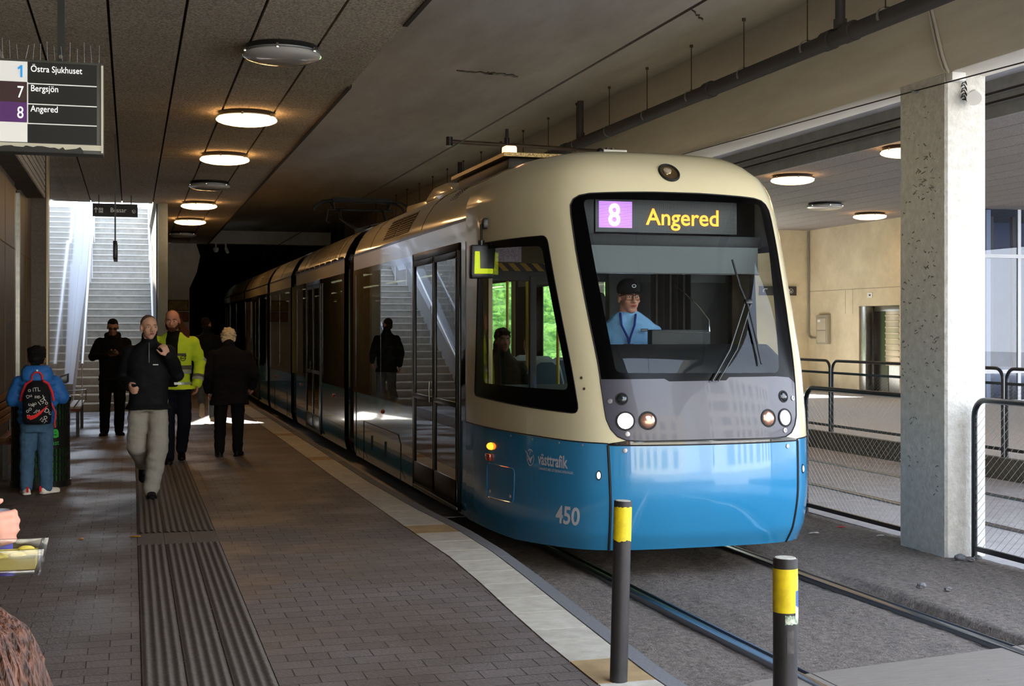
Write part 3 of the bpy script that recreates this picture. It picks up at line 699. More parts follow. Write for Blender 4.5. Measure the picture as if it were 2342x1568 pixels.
# roof lamp above the windscreen
SH = CAB['shell']
hl = disc(-.012, 2.955, [(.108, -.002), (.107, .006), (.098, .012), (.088, .008), (.086, .0)], 'top_lamp', M['rubber'], SH, .82, 1.0, 40)
disc(-.012, 2.955, [(.087, .002), (.06, .004), (.0004, .005)], 'lamp_bowl', mat('brass_reflector', '#8f7a55', .12, metal=.9), hl, .82, 1.0, 40)
disc(-.028, 2.965, [(.036, .004), (.034, .016), (.02, .022), (.0004, .024)], 'lamp_bulb', mat('lamp_glass', '#dcc8ac', .08, metal=.6, coat=.8), hl)
# little boxes on the roof and the side of the shell
def fix(box, name, m, bev=.006, par=None): mb = MB(); mb.box(*box); return mb.build(name, m, par or SH, False, bev=bev)
fix((3.99, 4.21, 10.85, 11.02, 3.13, 3.20), 'roof_antenna', M['white'])
mb = MB(); mb.sph((3.955, 10.85, 3.175), .035); mb.cyl((3.955, 10.85, 3.10), (3.955, 10.85, 3.15), .04); mb.build('roof_dome', M['black'], SH, False, smooth=True)
mb = MB(); mb.cyl((4.04, 10.9, 3.2), (4.04, 10.9, 3.22), .016); mb.cyl((4.09, 10.9, 3.2), (4.09, 10.9, 3.22), .016); mb.build('antenna_cap', M['black'], SH, False)

# wing camera/mirror on its bracket at the platform side
mr = MB(); mr.prism([(2.755, 2.045), (2.945, 2.05), (2.95, 2.09), (2.945, 2.33), (2.75, 2.33), (2.748, 2.08)], 10.70, 10.80, 'y'); MR = mr.build('mirror', M['black'], tram, bev=.012)
mb = MB(); mb.prism([(2.775, 2.085), (2.938, 2.088), (2.938, 2.13), (2.826, 2.13), (2.822, 2.275), (2.78, 2.275)], 10.692, 10.70, 'y'); mb.build('yellow_corner', mat('luminous_yellow', '#dff01c', .5, emis='#d8ee10', estr=.25), MR, False, bev=.005)
mb = MB(); mb.box(2.86, 3.05, 10.72, 10.86, 2.47, 2.56); mb.box(3.0, 3.08, 10.66, 10.8, 2.42, 2.60); mb.build('mirror_arm', M['darksteel'], MR, False, bev=.012)
mb = MB(); mb.tube([(2.85, 10.75, 2.32), (2.85, 10.75, 2.5), (2.87, 10.77, 2.52)], .011, 8); mb.cyl((2.85, 10.75, 2.33), (2.85, 10.75, 2.37), .028)
mb.tube([(2.98, 10.72, 2.46), (2.985, 10.7, 2.4), (3.01, 10.69, 2.36), (3.05, 10.7, 2.4), (3.06, 10.7, 2.46)], .005, 6); mb.build('mirror_cable', M['darksteel'], MR, False, smooth=True)

# -------- body sections behind the cab
PR = [(-1.27, -.07), (-1.3, .06), (-1.3, 2.61)]
RP = [(-1.285, 2.64), (-1.265, 2.70), (-1.22, 2.79), (-1.15, 2.90), (-1.05, 2.99), (-.92, 3.055), (-.75, 3.095), (-.5, 3.118), (-.25, 3.13), (0, 3.135)]
def skin(y0, y1, prof, name, m, both=True, parent=None, dx=0.0, sm=True, ang=40):
    out = []
    for sg in ((1, -1) if both else (1,)):
        mb = MB(); n = len(prof); k = max(1, int((y1 - y0) / 2))
        vs = [(TX + dx + sg * x, y0 + (y1 - y0) * j / k, z) for j in range(k + 1) for x, z in prof]
        mb.add(vs, [(j * n + i, j * n + i + 1, (j + 1) * n + i + 1, (j + 1) * n + i) for j in range(k) for i in range(n - 1)])
        out.append(mb.build(name, m, parent or tram, parent is None, smooth=sm, ang=ang))
    return out[0]
wave_bands = {}
def module(y0, y1, doors, wins, first=False):
    lo = skin(y0, y1, [(-1.27, -.07), (-1.297, .05), (-1.3, .12), (-1.3, .79)], 'lower_panel', M['blue'])
    up = skin(y0, y1, [(-1.3, 2.40), (-1.3, 2.585)], 'upper_panel', M['cream'])
    rf = skin(y0, y1, [(-1.29, 2.612)] + RP, 'roof_shell', M['cream'])
    for sg in (-1, 1): g = MB(); g.box(TX + sg * 1.293 - .006, TX + sg * 1.293 + .006, y0, y1, 2.583, 2.615); g.build('gutter', M['darksteel'], rf, False)
    # ribs round each section end
    for y in (y0, y1):
        mb = MB(); P = [(-1.27, -.07), (-1.3, .08), (-1.3, 2.61)] + RP; P = P + [(-x, z) for x, z in P[::-1][1:]]
        pi = [(x * .955, min(z, 3.08) - (.04 if z > 2.9 else 0)) for x, z in P]; n = len(P)
        mb.add([(TX + x, y, z) for x, z in P + pi], [(i, i + 1, n + i + 1, n + i) for i in range(n - 1)]); mb.build('end_ring', M['bodyblk'], tram)
    # glazing band, cut by doors
    segs = []; y = y0
    for a, b in sorted(doors): segs.append((y, a)); y = b
    segs.append((y, y1))
    for sg in (-1, 1):
        for a, b in segs:
            if b - a < .05: continue
            ws = [w for w in wins if w[0] >= a - .01 and w[1] <= b + .01]
            fb = MB(); cur = a; X = TX + sg * 1.302
            fb.box(X - .004, X + .004, a, b, .79, .86); fb.box(X - .004, X + .004, a, b, 2.33, 2.40)
            for w0, w1 in sorted(ws) + [(b, b)]:
                if w0 > cur: fb.box(X - .004, X + .004, cur, w0, .86, 2.33)
                cur = w1
            F_ = fb.build('glazing_border', M['frit'], tram)
            for w0, w1 in ws:
                gl = MB(); gl.box(X - .003, X + .003, w0, w1, .86, 2.33); gl.build('window', M['sideg'] if sg < 0 else M['cabg'], tram)
    for a, b in doors:
        for sg in (-1, 1):
            X = TX + sg * 1.306; fr = MB(); t = .012
            fr.box(X - t, X + t, a, a + .07, -.03, 2.40); fr.box(X - t, X + t, b - .07, b, -.03, 2.40); fr.box(X - t, X + t, a, b, 2.33, 2.405); fr.box(X - t, X + t, a, b, -.04, .03)
            D = fr.build('door', M['doorblk'], tram, bev=.004)
            m = (a + b) / 2
            for p, q in ((a + .07, m), (m, b - .07)):
                lf = MB(); lf.box(X - .018, X + .018, p, p + .05, .03, 2.33); lf.box(X - .018, X + .018, q - .05, q, .03, 2.33); lf.box(X - .018, X + .018, p, q, 2.27, 2.33); lf.box(X - .018, X + .018, p, q, .03, .24); lf.box(X - .02, X + .02, p, q, .90, .95)
                L = lf.build('door_leaf', M['doorblk'], D, False, bev=.006)
                pn = MB(); pn.box(X - .004, X + .004, p + .05, q - .05, .24, .90); pn.box(X - .004, X + .004, p + .05, q - .05, .95, 2.27); pn.build('door_pane', M['sideg'] if sg < 0 else M['cabg'], L, False)
                if sg < 0 and p == m:
                    hd = MB(); hd.tube([(X - .035, p + .09, .9), (X - .04, p + .09, 1.02), (X - .035, p + .09, 1.1)], .010, 8); hd.build('door_handle', M['chrome'], L, False, smooth=True)
            tr = MB(); tr.box(X - .02, X + .015, a + .05, b - .05, -.025, -.005); tr.build('door_sill', M['galv'], D, False)
            for k in (0, 1):
                if sg < 0: 
                    bt = MB(); yy = b + .06 if k == 0 else a - .07
    return lo, up, rf
lowA = module(11.36, 17.5, [(11.55, 13.60)], [(13.75, 15.5), (15.53, 17.3)])
lowB = module(18.3, 23.9, [(20.6, 22.4)], [(18.5, 20.45), (22.55, 23.7)])
lowC = module(24.7, 28.6, [], [(24.9, 26.6), (26.7, 28.4)])
lowD = module(29.1, 35.0, [(31.0, 32.8)], [(29.3, 30.9), (33.0, 34.8)])
lowE = module(35.4, 43.0, [(40.4, 42.2)], [(35.6, 37.9), (38.0, 40.2)])
# bellows between sections
for a, b in ((17.5, 18.3), (23.9, 24.7), (28.6, 29.1), (35.0, 35.4)):
    mb = MB(); n = max(3, int((b - a) / .09)); P = [(-1.2, -.03), (-1.22, .1), (-1.22, 2.55)] + [(x * .93, z - .06) for x, z in RP]; P = P + [(-x, z) for x, z in P[::-1][1:]]; k = len(P); vs = []
    for j in range(2 * n + 1):
        s_ = 1.0 if j % 2 == 0 else .965
        vs += [(TX + x * s_, a + (b - a) * j / (2 * n), z) for x, z in P]
    mb.add(vs, [(j * k + i, j * k + i + 1, (j + 1) * k + i + 1, (j + 1) * k + i) for j in range(2 * n) for i in range(k - 1)]); mb.build('bellows', M['rubber'], tram)
# floor, underframe, ceiling, bogies
mb = MB(); mb.box(TX - 1.24, TX + 1.24, 11.36, 43, .06, .10); mb.box(TX - .75, TX + .75, 9.15, 11.36, .06, .10); mb.build('saloon_floor', M['innerd'], tram)
mb = MB(); mb.box(TX - 1.12, TX + 1.12, 10.4, 43, -.12, .05); mb.box(TX - .6, TX + .6, 9.7, 10.4, -.02, .04)
mb.build('underframe', M['rubber'], tram)
for y in (13.9, 16.0, 25.6, 27.6, 37.2, 39.2):
    mb = MB()
    for x in (3.44, 4.92): mb.cyl((x - .06, y, .03), (x + .06, y, .03), .28, n=24)
    mb.cyl((3.44, y, .03), (4.92, y, .03), .06); mb.build('wheelset', M['darksteel'], tram, smooth=True)
mb = MB(); mb.box(TX - .95, TX + .95, 11.5, 43, 2.50, 2.54); CE = mb.build('saloon_ceiling', mat('pale_ceiling', '#b9bdb8', .6), tram)
strip_em = emit('saloon_light', '#fff0cc', 3.0)
for x in (-.55, .55):
    mb = MB()
    for k in range(11): mb.box(TX + x - .04, TX + x + .04, 12.0 + k * 2.8, 13.6 + k * 2.8, 2.485, 2.5)
    mb.build('light_strip', strip_em, CE, False)
mb = MB(); mb.box(TX + 1.0, TX + 1.25, 11.5, 17.5, 2.2, 2.5); mb.box(TX - 1.25, TX - 1.0, 13.6, 17.5, 2.36, 2.5); mb.build('cove_panel', M['inner'], tram)
# cab bulkhead, ceiling header with hazard stripe
def stripes():
    m = bpy.data.materials.new('hazard_stripe'); m.use_nodes = True; n = m.node_tree.nodes; l = m.node_tree.links; p = n['Principled BSDF']
    g = n.new('ShaderNodeNewGeometry'); sp = n.new('ShaderNodeSeparateXYZ'); l.new(g.outputs['Position'], sp.inputs[0])
    a = n.new('ShaderNodeMath'); a.operation = 'ADD'; l.new(sp.outputs['X'], a.inputs[0]); l.new(sp.outputs['Z'], a.inputs[1])
    b = n.new('ShaderNodeMath'); b.operation = 'MULTIPLY'; b.inputs[1].default_value = 9; l.new(a.outputs[0], b.inputs[0])
    c = n.new('ShaderNodeMath'); c.operation = 'FRACT'; l.new(b.outputs[0], c.inputs[0]); d = n.new('ShaderNodeMath'); d.operation = 'GREATER_THAN'; d.inputs[1].default_value = .5; l.new(c.outputs[0], d.inputs[0])
    r = n.new('ShaderNodeMix'); r.data_type = 'RGBA'; r.inputs['A'].default_value = lin('#b98a1c'); r.inputs['B'].default_value = lin('#111111'); l.new(d.outputs[0], r.inputs['Factor']); l.new(r.outputs['Result'], p.inputs['Base Color']); return m
mb = MB(); mb.box(TX - 1.2, TX + .9, 11.30, 11.34, 2.16, 2.5); HB = mb.build('cab_header', mat('dark_mustard', '#5c4a1e', .5), tram)
mb = MB(); mb.box(TX - 1.2, TX + .9, 11.28, 11.30, 2.14, 2.21); mb.build('hazard_band', stripes(), HB, False)
mb = MB(); mb.box(3.12, 3.36, 11.27, 11.275, 2.22, 2.38); mb.build('notice', mat('pink_notice', '#c9a8c4', .6, var=(45, .08), col2='#e6dbe6'), HB, False)
mb = MB(); mb.box(TX - 1.2, TX + 1.2, 11.28, 11.33, 2.05, 2.14); mb.box(2.93, 2.97, 11.26, 11.33, .1, 2.1); mb.box(3.44, 3.50, 11.26, 11.33, .1, 2.1); mb.box(4.18, 4.42, 11.22, 11.34, .1, 2.5); mb.build('bulkhead_frame', M['inner'], tram, bev=.008)
mb = MB(); mb.box(4.42, 5.40, 11.3, 11.34, .1, 2.5); mb.build('bulkhead', M['innerd'], tram)
mb = MB(); mb.box(2.97, 4.18, 11.29, 11.31, .1, 1.12); mb.build('bulkhead_panel', mat('teal_panel', '#4f5f58', .5), tram)
mb = MB(); mb.box(2.955, 2.99, 10.9, 11.26, .9, 2.15); mb.build('beige_side_panel', M['beige'], tram)
# dashboard, blind, display
mb = MB(); mb.prism([(9.18, 1.12), (9.12, 1.25), (9.25, 1.42), (9.42, 1.50), (9.62, 1.50), (9.75, 1.42), (9.75, .9), (9.3, .9)], 3.42, 4.86, 'x'); DB = mb.build('dashboard', M['dash'], tram, bev=.03)
mb = MB(); mb.box(3.90, 4.40, 9.52, 9.62, 1.40, 1.615); mb.build('console_screen', M['innerd'], DB, False, bev=.01)
mb = MB(); mb.tube([(3.90, 9.515, 1.60), (4.39, 9.515, 1.59)], .003, 6); mb.tube([(4.38, 9.5, 1.6), (4.385, 9.52, 1.69), (4.33, 9.6, 1.8), (4.22, 9.8, 1.98)], .005, 6); mb.build('microphone', M['chrome'], DB, False, smooth=True)
mb = MB(); mb.box(3.40, 4.83, 9.56, 9.57, 2.06, 2.27); BL = mb.build('roller_blind', mat('grey_blind', '#6c7272', .8), tram)
mb = MB(); mb.cyl((3.39, 9.56, 2.055), (4.84, 9.56, 2.055), .006, n=8); mb.build('blind_rod', M['chrome'], BL, False, smooth=True)
mb = MB(); mb.box(3.38, 4.88, 9.60, 9.80, 2.27, 2.36); mb.box(3.38, 3.50, 9.74, 9.80, 2.3, 2.72); mb.box(3.3, 5.0, 9.95, 9.97, 2.2, 2.85); mb.build('display_housing', M['innerd'], tram, bev=.005)
DX0, DX1, DY = 3.527, 4.751, 9.78
mb = MB(); mb.box(DX0, DX1, DY, DY + .05, 2.39, 2.655)
def dots():
    m = bpy.data.materials.new('led_matrix'); m.use_nodes = True; n = m.node_tree.nodes; l = m.node_tree.links; p = n['Principled BSDF']
    g = n.new('ShaderNodeNewGeometry'); v = n.new('ShaderNodeVectorMath'); v.operation = 'SCALE'; v.inputs['Scale'].default_value = 120; l.new(g.outputs['Position'], v.inputs[0])
    f = n.new('ShaderNodeVectorMath'); f.operation = 'FRACTION'; l.new(v.outputs[0], f.inputs[0]); s = n.new('ShaderNodeSeparateXYZ'); l.new(f.outputs[0], s.inputs[0])
    a = n.new('ShaderNodeMath'); a.operation = 'GREATER_THAN'; a.inputs[1].default_value = .6; b = n.new('ShaderNodeMath'); b.operation = 'GREATER_THAN'; b.inputs[1].default_value = .6
    l.new(s.outputs['X'], a.inputs[0]); l.new(s.outputs['Z'], b.inputs[0]); c = n.new('ShaderNodeMath'); c.operation = 'MULTIPLY'; l.new(a.outputs[0], c.inputs[0]); l.new(b.outputs[0], c.inputs[1])
    r = n.new('ShaderNodeMix'); r.data_type = 'RGBA'; r.inputs['A'].default_value = lin('#474a4d'); r.inputs['B'].default_value = lin('#8d9092'); l.new(c.outputs[0], r.inputs['Factor']); l.new(r.outputs['Result'], p.inputs['Base Color']); p.inputs['Roughness'].default_value = .6; return m
DP = mb.build('destination_display', dots(), tram); DP['label'] = 'LED destination display reading 8 Angered'
mb = MB()
zt, zb = 2.635, 2.425
nr = 26
for i in range(nr):
    z = zb + (zt - zb) * i / nr; mb.box(3.555, 3.835, DY - .004, DY - .001, z, z + (zt - zb) / nr * .72)
mb.build('violet_field', M['led_v'], DP, False)
text('8', .245, M['led_w'], 'line_number', DP, (3.632, DY - .006, 2.443), ROT_S, .85, ext=.001, bold=.004, world=False)
text('Angered', .185, M['led_o'], 'destination_text', DP, (3.955, DY - .006, 2.455), ROT_S, 1.0, ext=.001, bold=.0022, world=False)
# driver's seat and curtain
mb = MB(); mb.box(3.55, 3.86, 10.42, 10.50, 1.15, 1.93); mb.box(3.55, 4.1, 10.0, 10.5, 1.0, 1.12); mb.cyl((3.85, 10.25, .1), (3.85, 10.25, 1.0), .07); mb.build('driver_seat', M['innerd'], tram, bev=.04)
mb = MB(); vs = []; n = 26
for i in range(n + 1):
    x = 4.45 + .38 * i / n; y = 10.9 + .03 * math.sin(i * 1.4); vs += [(x, y, 1.2), (x, y, 2.3)]
mb.add(vs, [(2 * i, 2 * i + 2, 2 * i + 3, 2 * i + 1) for i in range(n)]); mb.build('cab_coat', mat('dark_cloth', '#34302e', .9), tram, smooth=True)
# wipers
def wiper(P, name, r=.007):
    mb = MB(); mb.tube([cab(s, u, .03) for s, u in P], r, 8); return mb.build(name, M['darksteel'], CAB['wsglass'], False, smooth=True)
def suz(x, z): return (x, z)
wiper([(.02, 1.30), (.20, 1.53), (.41, 1.90)], 'wiper_arm', .008); wiper([(.07, 1.30), (.26, 1.53), (.455, 1.88)], 'wiper_arm', .006)
wiper([(.36, 2.22), (.385, 2.0), (.425, 1.86), (.445, 1.60), (.455, 1.42)], 'wiper_blade', .009)
mb = MB(); mb.box(-.03, .03, -.02, .02, -.02, .02)
p_, a_, b_, n_ = skin_frame(.43, 1.89, .03); mb.v = [tuple(p_ + a_ * v[0] + b_ * v[1] + n_ * v[2]) for v in mb.v]; mb.build('wiper_joint', M['black'], CAB['wsglass'], False, bev=.005)
# seats and poles in the saloon
seatm = mat('seat_shell', '#7f8f92', .45); padm = mat('seat_pad', '#2f4a57', .9)
def seat(x, y, face):
    mb = MB(); bk = y + face * .22
    mb.box(x - .22, x + .22, y - .2, y + .22, .52, .58)
    P = [(x - .22, .55), (x - .23, 1.0), (x - .18, 1.2), (x - .08, 1.27), (x + .08, 1.27), (x + .18, 1.2), (x + .23, 1.0), (x + .22, .55)]
    mb.prism(P, bk - .025, bk + .025, 'y'); mb.box(x - .05, x + .05, y - .05, y + .05, .1, .52)
    o = mb.build('seat', seatm, tram, bev=.015)
    mb = MB(); mb.prism([(a * .86 + x * .14, c * .9 + .09) for a, c in P], bk - face * .05 - .012, bk - face * .05 + .012, 'y'); mb.build('seat_pad', padm, o, False, bev=.01)
for y in (12.3, 14.4, 15.2, 16.0, 16.8): seat(TX + .95, y, 1); seat(TX + .48, y, 1)
for y in (14.4, 15.2, 16.0, 16.8): seat(TX - .95, y, 1)
for y in (19.0, 19.8, 23.2, 25.4, 26.2, 27.0, 27.8, 30.0, 34.0, 36.5, 37.4, 39.0): seat(TX + .9, y, 1); seat(TX - .9, y, 1)
for x, y in ((TX - 1.05, 13.55), (TX - 1.05, 11.72), (TX - .35, 12.6), (TX + .3, 13.6), (TX + .3, 15.6), (TX - .9, 20.6), (TX - .9, 22.4), (TX + .3, 21.5), (TX - 1.0, 18.6), (TX - .9, 24.0), (TX - 1.0, 25.6), (TX - 1.0, 27.4), (TX - .9, 31.0), (TX - .9, 32.8), (TX - 1.0, 36.0), (TX - 1.0, 38.0)):
    mb = MB(); mb.tube([(x, y, .1), (x, y, 2.48)], .018, 10); mb.build('grab_pole', M['yellowp'], tram, smooth=True)
for y in (11.75, 13.2): 
    mb = MB(); mb.tube([(TX - 1.24, y, .98), (TX - .95, y, .98)], .014, 8); mb.tube([(TX - 1.24, y, .5), (TX - .95, y, .5)], .014, 8); mb.build('grab_rail', M['yellowp'], tram, smooth=True)
for y in (18.45, 20.5, 22.5, 24.75, 26.65, 28.5, 30.9, 33, 35.5, 38, 40.2):
    mb = MB(); mb.box(TX - 1.28, TX - 1.2, y - .09, y + .09, .8, 2.4); mb.box(TX + 1.2, TX + 1.28, y - .09, y + .09, .8, 2.4); mb.build('window_pillar', mat('olive_pillar', '#6f6a35', .6) if y == 18.45 else bpy.data.materials['olive_pillar'], tram)
# roof equipment
def roofpart(name, m, box, bev=.03):
    mb = MB(); mb.box(*box); return mb.build(name, m, tram, bev=bev)
eq = roofpart('roof_box', mat('roof_box_dark', '#2a2622', .5), (3.3, 5.05, 11.5, 13.4, 3.06, 3.19)); mb = MB(); mb.box(3.25, 5.1, 11.45, 13.5, 3.19, 3.225); mb.build('roof_box_lid', mat('speckled_lid', '#a78f5c', .35, metal=.6, var=(60, .1), col2='#4d3c22'), eq, False)
mb = MB(); mb.box(3.30, 3.42, 11.6, 11.72, 3.225, 3.31); mb.build('warning_lamp', emit('orange_warning', '#ffb184', 2.2), eq, False, bev=.02)
mb = MB(); P = [(13.65, 3.06), (13.7, 3.17), (14.0, 3.225), (14.6, 3.23), (14.95, 3.16), (15.0, 3.08)]; mb.prism(P, 3.3, 5.0, 'x'); mb.build('air_intake', M['cream'], tram, bev=.04)
mb = MB(); mb.prism([(15.1, 3.06), (15.2, 3.14), (16.3, 3.17), (16.35, 3.05)], 3.35, 5.0, 'x'); mb.build('roof_flap', M['cream'], tram, bev=.01)
def cove_pt(y, t):   # point on the roof cove, t 0..1 from gutter up
    i = t * 5; k = min(int(i), 4); f = i - k; a, b = RP[k], RP[k + 1]; return Vector((TX + a[0] + (b[0] - a[0]) * f, y, a[1] + (b[1] - a[1]) * f))
def cove_patch(y0, y1, t0, t1, off):
    vs = []; 
    for j in range(7):
        t = t0 + (t1 - t0) * j / 6; d = cove_pt(0, min(1, t + .02)) - cove_pt(0, t - .02); n = Vector((-d.z, 0, d.x)).normalized() 
        if n.x > 0: n = -n
        for y in (y0, y1): q = cove_pt(y, t) + n * off; vs.append(tuple(q))
    return vs, [(2 * j, 2 * j + 1, 2 * j + 3, 2 * j + 2) for j in range(6)]
for rf, rows in ((lowA[2], [(14.0, 14.75, .12, .62), (14.8, 15.5, .12, .62)]),):
    for a, b, t0, t1 in rows:
        mb = MB(); mb.add(*cove_patch(a, b, t0, t1, .003)); g = mb.build('roof_grille', M['joint'], rf, False)
        mb = MB()
        for k in range(8): t = t0 + (t1 - t0) * (k + .3) / 8; mb.add(*cove_patch(a + .01, b - .01, t, t + .02, .008))
        mb.build('grille_slat', mat('brass_slat', '#8a744a', .3, metal=.5) if 'brass_slat' not in bpy.data.materials else bpy.data.materials['brass_slat'], g, False)
def holes(rf, y0, y1, t0, t1, ny, nt, w, h):
    mb = MB()
    for i in range(ny):
        for j in range(nt):
            y = y0 + (y1 - y0) * i / ny; t = t0 + (t1 - t0) * j / nt; mb.add(*cove_patch(y, y + w, t, t + h, .002))
    mb.build('vent_holes', M['joint'], rf, False)
holes(lowA[2], 12.2, 12.55, .55, .85, 4, 8, .05, .02)
holes(lowB[2], 19.2, 22.4, .1, .8, 12, 22, .20, .014)
for rf, ys in ((lowA[2], (13.3, 16.3)), (lowB[2], (18.9, 22.9)), (lowC[2], (26.5,)), (lowD[2], (31, 33.5))):
    for y in ys:
        mb = MB(); pts = [tuple(cove_pt(y, t / 10 + .001) + Vector((-.001, 0, .001))) for t in range(11)] + [(TX + x, y, z + .001) for x, z in RP[5:]]; mb.tube(pts, .003, 5); mb.build('roof_seam', M['joint'], rf, False)
mb = MB()
for k in range(9): mb.box(TX - 1.31, TX - 1.27, 18.5 + k * .62, 18.85 + k * .62, 2.612, 2.64)
mb.build('roof_slots', M['joint'], lowB[2], False)
# side lamps and hatches along the blue panels
for y, lp in ((15.4, lowA[0]), (19.3, lowB[0]), (23.2, lowB[0]), (27.4, lowC[0])):
    mb = MB(); mb.sph((TX - 1.305, y, .64), (.02, .05, .028), 12, 8); mb.build('side_marker', amber, lp, False, smooth=True)
def rline(pts, name, lp, m=None, r=.004):
    mb = MB(); mb.tube([(TX - 1.303, y, z) for y, z in pts], r, 6); mb.build(name, m or M['rubber'], lp, False)
for lp, a, b in ((lowA[0], 14.3, 16.7), (lowC[0], 25.3, 27.6)): rline([(a, -.05), (a, .34), (a + .14, .44), (b, .44), (b, -.05)], 'hatch', lp)
rline([(15.2, .12), (15.2, .3)], 'hatch_slot', lowA[0], r=.012); rline([(16.1, .12), (16.1, .3)], 'hatch_slot', lowA[0], r=.012)
for a in (13.62, 17.3): rline([(a, -.06), (a, .79)], 'panel_joint', lowA[0])
rline([(24.75, .79), (28.5, .79)], 'belt_joint', lowC[0])
# adverts / posters on the third and fourth section
mb = MB(); mb.box(TX - 1.312, TX - 1.306, 33.1, 34.7, .25, 2.3); mb.build('advert', mat('dark_advert', '#5a2c2a', .3, var=(2.2, .12), col2='#8c8a90', coat=.5), tram)
# pantograph
pg = MB(); PY, PZ = 24.6, 4.02
def bow(dy, w): return [(TX - w, PY + dy, PZ - .17), (TX - w * .93, PY + dy, PZ - .09), (TX - w * .8, PY + dy, PZ - .02), (TX - w * .5, PY + dy, PZ + .02), (TX, PY + dy, PZ + .035), (TX + w * .5, PY + dy, PZ + .02), (TX + w * .8, PY + dy, PZ - .02), (TX + w * .93, PY + dy, PZ - .09), (TX + w, PY + dy, PZ - .17)]
pg.tube(bow(-.16, .93), .02, 8); pg.tube(bow(.16, .88), .02, 8); pg.box(TX - .55, TX + .55, PY - .2, PY - .12, PZ - .01, PZ + .055); pg.box(TX - .55, TX + .55, PY + .12, PY + .2, PZ - .01, PZ + .055)
pg.tube([(TX - .62, PY, PZ - .16), (TX + .62, PY, PZ - .16)], .022, 8)
for sg in (-1, 1):
    pg.tube([(TX + sg * .5, PY, PZ - .16), (TX + sg * .55, PY - .16, PZ - .02)], .018, 6); pg.tube([(TX + sg * .5, PY, PZ - .16), (TX + sg * .55, PY + .16, PZ - .02)], .018, 6)
    pg.tube([(TX + sg * .42, PY, PZ - .16), (TX + sg * .42, PY - .25, PZ - .35), (TX + sg * .3, PY - 1.5, 3.36)], .03, 8)
    pg.tube([(TX + sg * .3, PY - 1.5, 3.36), (TX + sg * .2, PY + .1, 3.2)], .03, 8)
    pg.tube([(TX + sg * .62, PY, PZ - .16), (TX + sg * .66, PY - .02, PZ - .38), (TX + sg * .6, PY - .02, PZ - .42)], .012, 6)
pg.tube([(TX - .42, PY - .3, PZ - .38), (TX + .3, PY - 1.4, 3.4)], .008, 6); pg.tube([(TX + .42, PY - .3, PZ - .38), (TX - .3, PY - 1.4, 3.4)], .008, 6)
pg.box(TX - .35, TX + .35, PY - 1.62, PY - 1.42, 3.10, 3.40); pg.box(TX - .4, TX + .4, PY - .1, PY + .3, 3.08, 3.22)
pg.build('pantograph', mat('pantograph_dark', '#15110e', .7), tram, smooth=True, ang=50)
# ------------------------------------------------------------------ people
import mathutils.noise as NZ
V = Vector
def remesh(mb, voxel, name, m, parent, smooth=3, wrinkle=0.0, wscale=9.0, world=False):
    me = bpy.data.meshes.new(name); me.from_pydata(mb.v, [], mb.f); ob = bpy.data.objects.new(name, me); COL.objects.link(ob)
    bm = bmesh.new(); bm.from_mesh(me); bmesh.ops.remove_doubles(bm, verts=bm.verts, dist=1e-6); bmesh.ops.recalc_face_normals(bm, faces=bm.faces); bm.to_mesh(me); bm.free()
    r = ob.modifiers.new('r', 'REMESH'); r.mode = 'VOXEL'; r.voxel_size = voxel
    if smooth: s = ob.modifiers.new('s', 'SMOOTH'); s.iterations = smooth; s.factor = .5
    dg = bpy.context.evaluated_depsgraph_get(); me2 = bpy.data.meshes.new_from_object(ob.evaluated_get(dg), depsgraph=dg); bpy.data.objects.remove(ob); bpy.data.meshes.remove(me)
    if wrinkle:
        ns = [v.normal.copy() for v in me2.vertices]
        for v, n in zip(me2.vertices, ns):
            p = v.co; d = NZ.noise(V((p.x * wscale, p.y * wscale, p.z * wscale * 1.8))) + .5 * NZ.noise(V((p.x * wscale * 2.3, p.y * wscale * 2.3, p.z * wscale * 3)))
            v.co = p + n * d * wrinkle
    for p in me2.polygons: p.use_smooth = True
    me2.name = name; me2.materials.clear(); me2.materials.append(m)
    o = bpy.data.objects.new(name, me2); COL.objects.link(o); place(o, parent, world); return o
def caps(mb, pts, rs, n=14):
    """limb: tapered tube with round ends"""
    pts = [V(p) for p in pts]; mb.tube(pts, rs, n)
    for p, r in zip(pts, rs): mb.sph(p, r * .995, n, 8)
def loft(mb, rings, n=24):
    """rings = [(x, y, z, rx, ry)]"""
    vs = []
    for x, y, z, rx, ry in rings:
        for i in range(n):
            t = 2 * PI * i / n; c, s = math.cos(t), math.sin(t); e = .8
            vs.append((x + rx * abs(c) ** e * (1 if c > 0 else -1), y + ry * abs(s) ** e * (1 if s > 0 else -1), z))
    k = len(rings); fs = [(j * n + i, j * n + (i + 1) % n, (j + 1) * n + (i + 1) % n, (j + 1) * n + i) for j in range(k - 1) for i in range(n)] + [tuple(range(n))[::-1], tuple(range((k - 1) * n, k * n))]
    mb.add(vs, fs)
